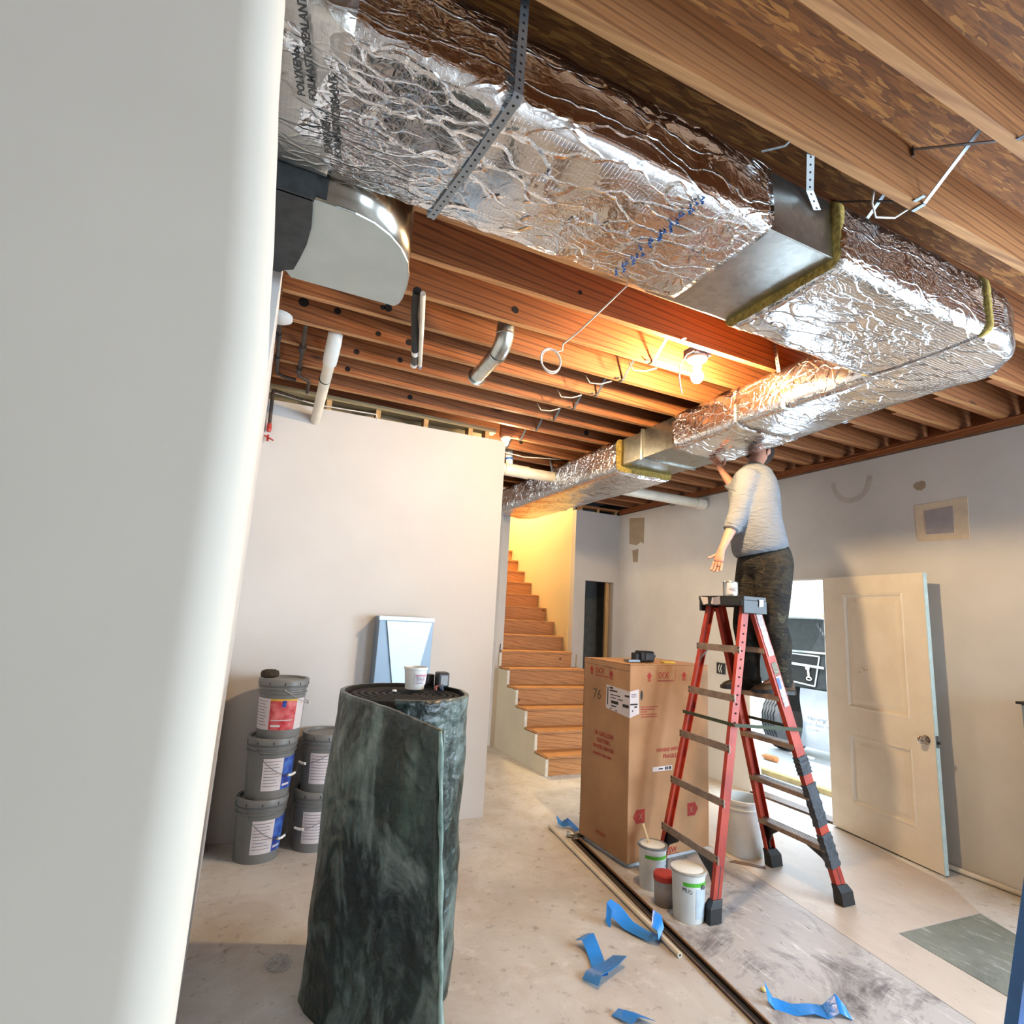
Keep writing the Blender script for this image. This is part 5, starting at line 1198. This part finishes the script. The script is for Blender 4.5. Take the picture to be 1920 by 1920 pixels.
blend('sweatshirt', [
    [(L('pelvis', 'waist', .30)+Vector((-.005, 0, 0)), .165, .17), (L('pelvis', 'waist', .55)+Vector((-.01, 0, 0)), .182, .185), (W_+Vector((-.015, 0, 0)), .178, .182), (J['belly']+Vector((-.01, 0, 0)), .160, .175), (J['chest'], .150, .185), (L('chest', 'uchest', .6), .14, .18), (J['uchest']+Vector((.02, .01, .03)), .115, .150), (L('uchest', 'neck', .62), .085, .095), (L('uchest', 'neck', .9), .062, .066)],
    [(J['uchest']+Vector((-.02, -.03, -.02)), .085, .085), (J['nsh'], .086, .086), (L('nsh', 'nel', .5), .072, .072), (L('nsh', 'nel', 1), .064, .064), (L('nel', 'nwr', .2), .060, .060), (L('nel', 'nwr', .36), .056, .056)],
    [(J['uchest'], .08, .08), (J['fsh'], .080, .080), (L('fsh', 'fel', .5), .068, .068), (J['fel'], .060, .060), (L('fel', 'fwr', .35), .054, .054)]], SHIRT)
MB().tube([L('nel', 'nwr', .33), L('nel', 'nwr', .39)], [.056, .052], 20).build('cuff', SHIRT, body, smooth=True)
def legs(h, k, a, s0):
    return [(J[h]+Vector((.015, 0, .03)), .125*s0, .115*s0), (L(h, k, .3), .115*s0, .11*s0), (L(h, k, .65), .098*s0, .095*s0), (J[k]+Vector((-.01, 0, 0)), .086*s0, .082*s0), (L(k, a, .35)+Vector((.015, 0, 0)), .086*s0, .082*s0), (L(k, a, .7), .074*s0, .074*s0), (J[a]+Vector((0, 0, .01)), .072*s0, .072*s0), (J[a]+Vector((-.01, 0, -.045)), .078*s0, .072*s0)]
blend('trousers', [[(L('pelvis', 'waist', .62), .150, .162), (L('pelvis', 'waist', .2)+Vector((.02, 0, 0)), .170, .175), (P_+Vector((.035, 0, -.03)), .172, .175), (P_+Vector((.03, 0, -.11)), .13, .16)], legs('nhip', 'nkn', 'nan', 1.0), legs('fhip', 'fkn', 'fan', 1.0)], CAMO)
def boot(an, toe, mat):
    an, toe = J[an], J[toe]; d = Vector((toe.x-an.x, toe.y-an.y, 0)).normalized(); s_ = Vector((-d.y, d.x, 0)); z0 = 1.158; R = []
    for t_, w_, h_ in ((-.085, .02, .03), (-.07, .036, .10), (-.02, .040, .125), (.03, .040, .105), (.08, .046, .075), (.13, .048, .058), (.165, .040, .045), (.185, .018, .03)):
        c = Vector((an.x, an.y, z0))+d*t_; ring = []
        for k in range(14):
            a = 2*PI*k/14; ring.append(c+s_*w_*math.cos(a)+Vector((0, 0, h_/2+h_/2*math.sin(a))))
        R.append(ring)
    b = MB().loft(R).build('boot', mat, body, smooth=True)
    R = []
    for t_, w_ in ((-.088, .022), (-.07, .038), (.0, .040), (.08, .049), (.14, .050), (.175, .040), (.192, .02)):
        c = Vector((an.x, an.y, z0))+d*t_; R.append([c+s_*w_+Vector((0, 0, .022)), c-s_*w_+Vector((0, 0, .022)), c-s_*w_, c+s_*w_])
    MB().loft(R).build('sole', BLACK, b)
boot('nan', 'ntoe', BOOTB); boot('fan', 'ftoe', BOOT)

# ================================================================== DOOR AND OUTSIDE
DP = plain('door_paint', (222, 214, 200), .5, var=.05, scale=4, rgb2=(212, 203, 188)); DE = plain('door_edge', (176, 190, 184), .6)
Hh, Ee = Vector((4.640, 3.405, 0)), Vector((4.485, 2.49, 0)); du_ = (Ee-Hh).normalized(); dn = Vector((du_.y, -du_.x, 0))
if dn.x > 0: dn = -dn
dr = empty('open_door', (4.64, 3.405, 0), 'open beige two panel door standing ajar into the room', 'door')
DL = (Ee-Hh).length
def dP(s, z, k=0): return Hh+du_*s+dn*k+Vector((0, 0, z))
def dbox(m, s0, s1, z0, z1, k0, k1):
    R = [[dP(s, z, k) for s, k in ((s0, k0), (s1, k0), (s1, k1), (s0, k1))] for z in (z0, z1)]; m.loft(R); return m
# leaf as stiles and rails with sunk panels
m = MB(); P1 = (.205, .755, .975, 1.90); P2 = (.205, .755, .24, .775)
for s0, s1, z0, z1 in ((0, .205, .012, 2.04), (.755, DL, .012, 2.04), (.205, .755, .012, .24), (.205, .755, .775, .975), (.205, .755, 1.90, 2.04)): dbox(m, s0, s1, z0, z1, -.018, .018)
leaf = m.build('leaf', DP, dr)
for s0, s1, z0, z1 in (P1, P2):
    m = MB(); R = []
    # moulding: bevel frame then raised field
    o_ = [(0, .018), (.008, .021), (.016, .021), (.03, .006), (.045, .006), (.075, .013)]
    R = [[dP(s0+a, z0+a, k), dP(s1-a, z0+a, k), dP(s1-a, z1-a, k), dP(s0+a, z1-a, k)] for a, k in o_]
    m.loft(R, caps=False)
    v_ = [m.bm.verts.new(p) for p in R[-1]]; m.bm.faces.new(v_)
    R2 = [dP(s0, z0, -.015), dP(s1, z0, -.015), dP(s1, z1, -.015), dP(s0, z1, -.015)]; m.bm.faces.new([m.bm.verts.new(p) for p in R2])
    m.build('panel', DP, dr)
dbox(MB(), DL+.0005, DL+.003, .012, 2.04, -.0175, .0175).build('edge', DE, dr)
kx = dP(.865, .86, .018)
CH = plain('chrome', (190, 180, 172), .15, 1, var=.05)
m = MB().tube([dP(.865, .86, .018), dP(.865, .86, .022)], .032, 20).tube([dP(.865, .86, .02), dP(.865, .86, .05)], .012, 14).tube([dP(.865, .86, .045), dP(.865, .86, .055), dP(.865, .86, .072), dP(.865, .86, .08)], [.018, .027, .026, .012], 20)
m.build('door_knob', CH, dr, smooth=True, auto=40)
dbox(MB(), DL+.002, DL+.006, .82, .90, -.012, .012).build('latch_plate', STEEL, dr); MB().bar(dP(DL+.004, .855), dP(DL+.022, .855), .014, .018).build('latch_bolt', BLACK, dr)
m = MB()
for k, (s, z) in enumerate(((.36, 1.30), (.375, 1.285), (.33, 1.265), (.40, 1.29))): dbox(m, s, s+.010, z, z+.006, .0132, .0138)
m.build('scuff_marks', plain('scuff', (110, 80, 60), .8), dr)
for z in (.25, 1.02, 1.8): MB().tube([(4.652, 3.409, z), (4.652, 3.409, z+.09)], .008, 10).build('hinge', STEEL, dr)
# jambs, head and threshold
m = MB().box(4.672, 4.80, 4.285, 4.305, 0, 2.045).box(4.672, 4.80, 3.402, 3.42, 0, 2.045).box(4.672, 4.80, 3.40, 4.30, 2.03, 2.05); struct(m.build('door_1', WHITEP))
m = MB().box(4.665, 4.80, 3.40, 4.30, .001, .018); struct(m.build('trim_10', BRN))
# garage-like space outside
OUTF = NT('outside_floor'); OUTF = OUTF.out(OUTF.ramp(OUTF.noise(OUTF.coord(), .8, 4), [(.3, lin(176, 180, 186)), (.7, lin(206, 208, 210))]), .7)
m = MB().box(4.79, 16, -6, 12, -.12, -.02); struct(m.build('floor_outside', OUTF))
m = MB().box(5.46, 5.54, 3.0, 4.97, -.02, .03); struct(m.build('trim_11', plain('tan_board', (206, 176, 120), .7)))
m = MB().box(5.44, 5.58, 4.97, 5.14, -.02, 2.7); struct(m.build('trim_12', WHITEP))
m = MB().box(5.50, 5.58, 5.16, 9, -.02, 2.7); struct(m.build('wall_outside', plain('outside_wall', (222, 222, 210), .8)))
m = MB().box(15, 15.2, -6, 14, -.1, 5); struct(m.build('wall_distant', plain('distant_wall', (226, 228, 206), .8)))
tk = empty('utility_truck', (6.9, 5.1, 0), 'rear corner of a truck with black tool boxes and mud flap seen through the doorway', 'truck')
BX = plain('truck_black', (58, 62, 64), .5, var=.2, scale=14); SIL = plain('truck_trim', (206, 208, 210), .4, .3)
MB().box(6.6, 7.6, 4.83, 5.9, .86, 1.74).build('tool_body', BX, tk, bevel=.01)
MB().box(6.585, 6.6, 4.86, 5.9, 1.30, 1.325).box(6.585, 6.6, 4.86, 5.9, 1.73, 1.75).build('trim_strip', SIL, tk)
MB().box(6.585, 6.602, 4.80, 4.86, .84, 1.74).build('corner_post', SIL, tk)
MB().prism([(5.42, .93), (5.02, .90), (4.94, 1.27), (5.42, 1.28)], 0, 6.588, 6.6).build('hatch', BLACK, tk)
m = MB()
fr_ = [(5.42, .93), (5.02, .90), (4.94, 1.27), (5.42, 1.28)]
for a, b in zip(fr_, fr_[1:]+fr_[:1]): m.bar((6.583, a[0], a[1]), (6.583, b[0], b[1]), .018, .006, up=(1, 0, 0))
m.build('hatch_frame', SIL, tk)
MB().bar((6.575, 5.42, 1.155), (6.575, 4.88, 1.135), .03, .012, up=(1, 0, 0)).build('latch_bar', SIL, tk)
MB().bar((6.57, 5.10, 1.15), (6.57, 5.09, 1.0), .022, .012, up=(1, 0, 0)).tube([(6.57, 5.09+.035*math.cos(a), .985+.02*math.sin(a)) for a in [2*PI*k/14 for k in range(14)]], .007, 6, closed=True).tube([(6.57, 5.105+.025*math.cos(a), 1.11+.016*math.sin(a)) for a in [2*PI*k/14 for k in range(14)]], .007, 6, closed=True).build('latch_handle', WHITEP, tk)
m = MB()
for k in range(9):
    c = Vector((6.58, 4.95-.014*k, 1.66-.022*k)); m.tube([c+Vector((.006*math.sin(a)*(k % 2), .012*math.cos(a)*(1-(k % 2)*.6), .016*math.sin(a))) for a in [2*PI*j/8 for j in range(8)]], .003, 5, closed=True)
m.build('chain', STEEL, tk)
MB().box(6.75, 7.5, 4.84, 5.6, .30, .86).build('underbody', plain('truck_under', (30, 26, 24), .9), tk)
t = NT('mud_flap'); t.out(t.ramp(t.noise(t.coord(), 3), [(.3, lin(150, 158, 168)), (.7, lin(176, 182, 190))]), .6); FLM = t.m
R = [[(6.56+.02*math.sin(i*.5)+q, y, .86-.70*i/12) for q in (0, .008) for y in ((5.21+.03*math.sin(i*.6), 4.60) if q == 0 else (4.60, 5.21+.03*math.sin(i*.6)))] for i in range(13)]
MB().loft(R).build('mud_flap', FLM, tk, smooth=True, auto=50)
text('TRUCK MART', .085, WHITEP, tk, (6.535, 5.13, .53), (0, -1, 0), (0, 0, 1), bold=.003)
text('COLUMBIA  TENN', .050, WHITEP, tk, (6.535, 5.135, .46), (0, -1, 0), (0, 0, 1), bold=.001)
text('615-381-', .048, WHITEP, tk, (6.535, 5.10, .39), (0, -1, 0), (0, 0, 1), bold=.001)
TY = plain('tyre', (96, 96, 98), .8, var=.1); tc_ = Vector((6.95, 5.72, .38))
MB().lathe([(.18, -.14), (.34, -.15), (.385, -.12), (.40, -.08), (.40, .08), (.385, .12), (.34, .15), (.18, .14)], tc_, 40, 'Y').build('tyre', TY, tk, smooth=True, auto=40)
m = MB()
for y in (-.09, -.045, 0, .045, .09): m.tube([tc_+Vector((.401*math.cos(a), y+.008*math.sin(a*24), .401*math.sin(a))) for a in [2*PI*k/96 for k in range(96)]], .007, 5, closed=True)
m.build('tread_grooves', BLACK, tk)
o = MB().loft([[(6.7+.35*math.cos(a)*s_, 5.3+.45*math.sin(a)*s_, 1.745+h) for a in [2*PI*k/14 for k in range(14)]] for s_, h in ((1, 0), (.9, .05), (.5, .10), (.1, .12))]).build('tarpaulin', plain('tarp', (226, 226, 218), .8), smooth=True); recentre(o); tag(o, 'pale crumpled tarpaulin on top of the black truck boxes', 'tarpaulin')
o = MB().bar((6.62, 5.25, 1.84), (6.62, 4.95, 1.765), .04, .02).bar((6.62, 4.99, 1.80), (6.62, 4.88, 1.77), .03, .02).build('wood_offcut', STUD); recentre(o); tag(o, 'yellow wooden offcut on top of the black truck boxes', 'wood piece')
o = MB().lathe([(0, 0), (.03, .0), (.036, .02), (.036, .17), (.02, .20), (.012, .23), (0, .23)], (6.1, 5.2, .016), 16, 'Y', cap=False).build('orange_tube', plain('orange', (220, 140, 80), .5), smooth=True); recentre(o)
tag(o, 'orange tube lying on the bright floor outside, below the tyre', 'tube')
m = MB()
random.seed(7)
for k in range(7):
    a = Vector((6.63, 4.79, 1.6-.12*k)); m.tube([a, a+Vector((.02, -.06-.03*random.random(), -.05)), a+Vector((0, -.02-.05*random.random(), -.14))], .008, 6)
o = m.build('ropes', WHITEP); recentre(o); tag(o, 'tangle of pale ropes hanging at the right end of the truck boxes', 'rope', kind='stuff')
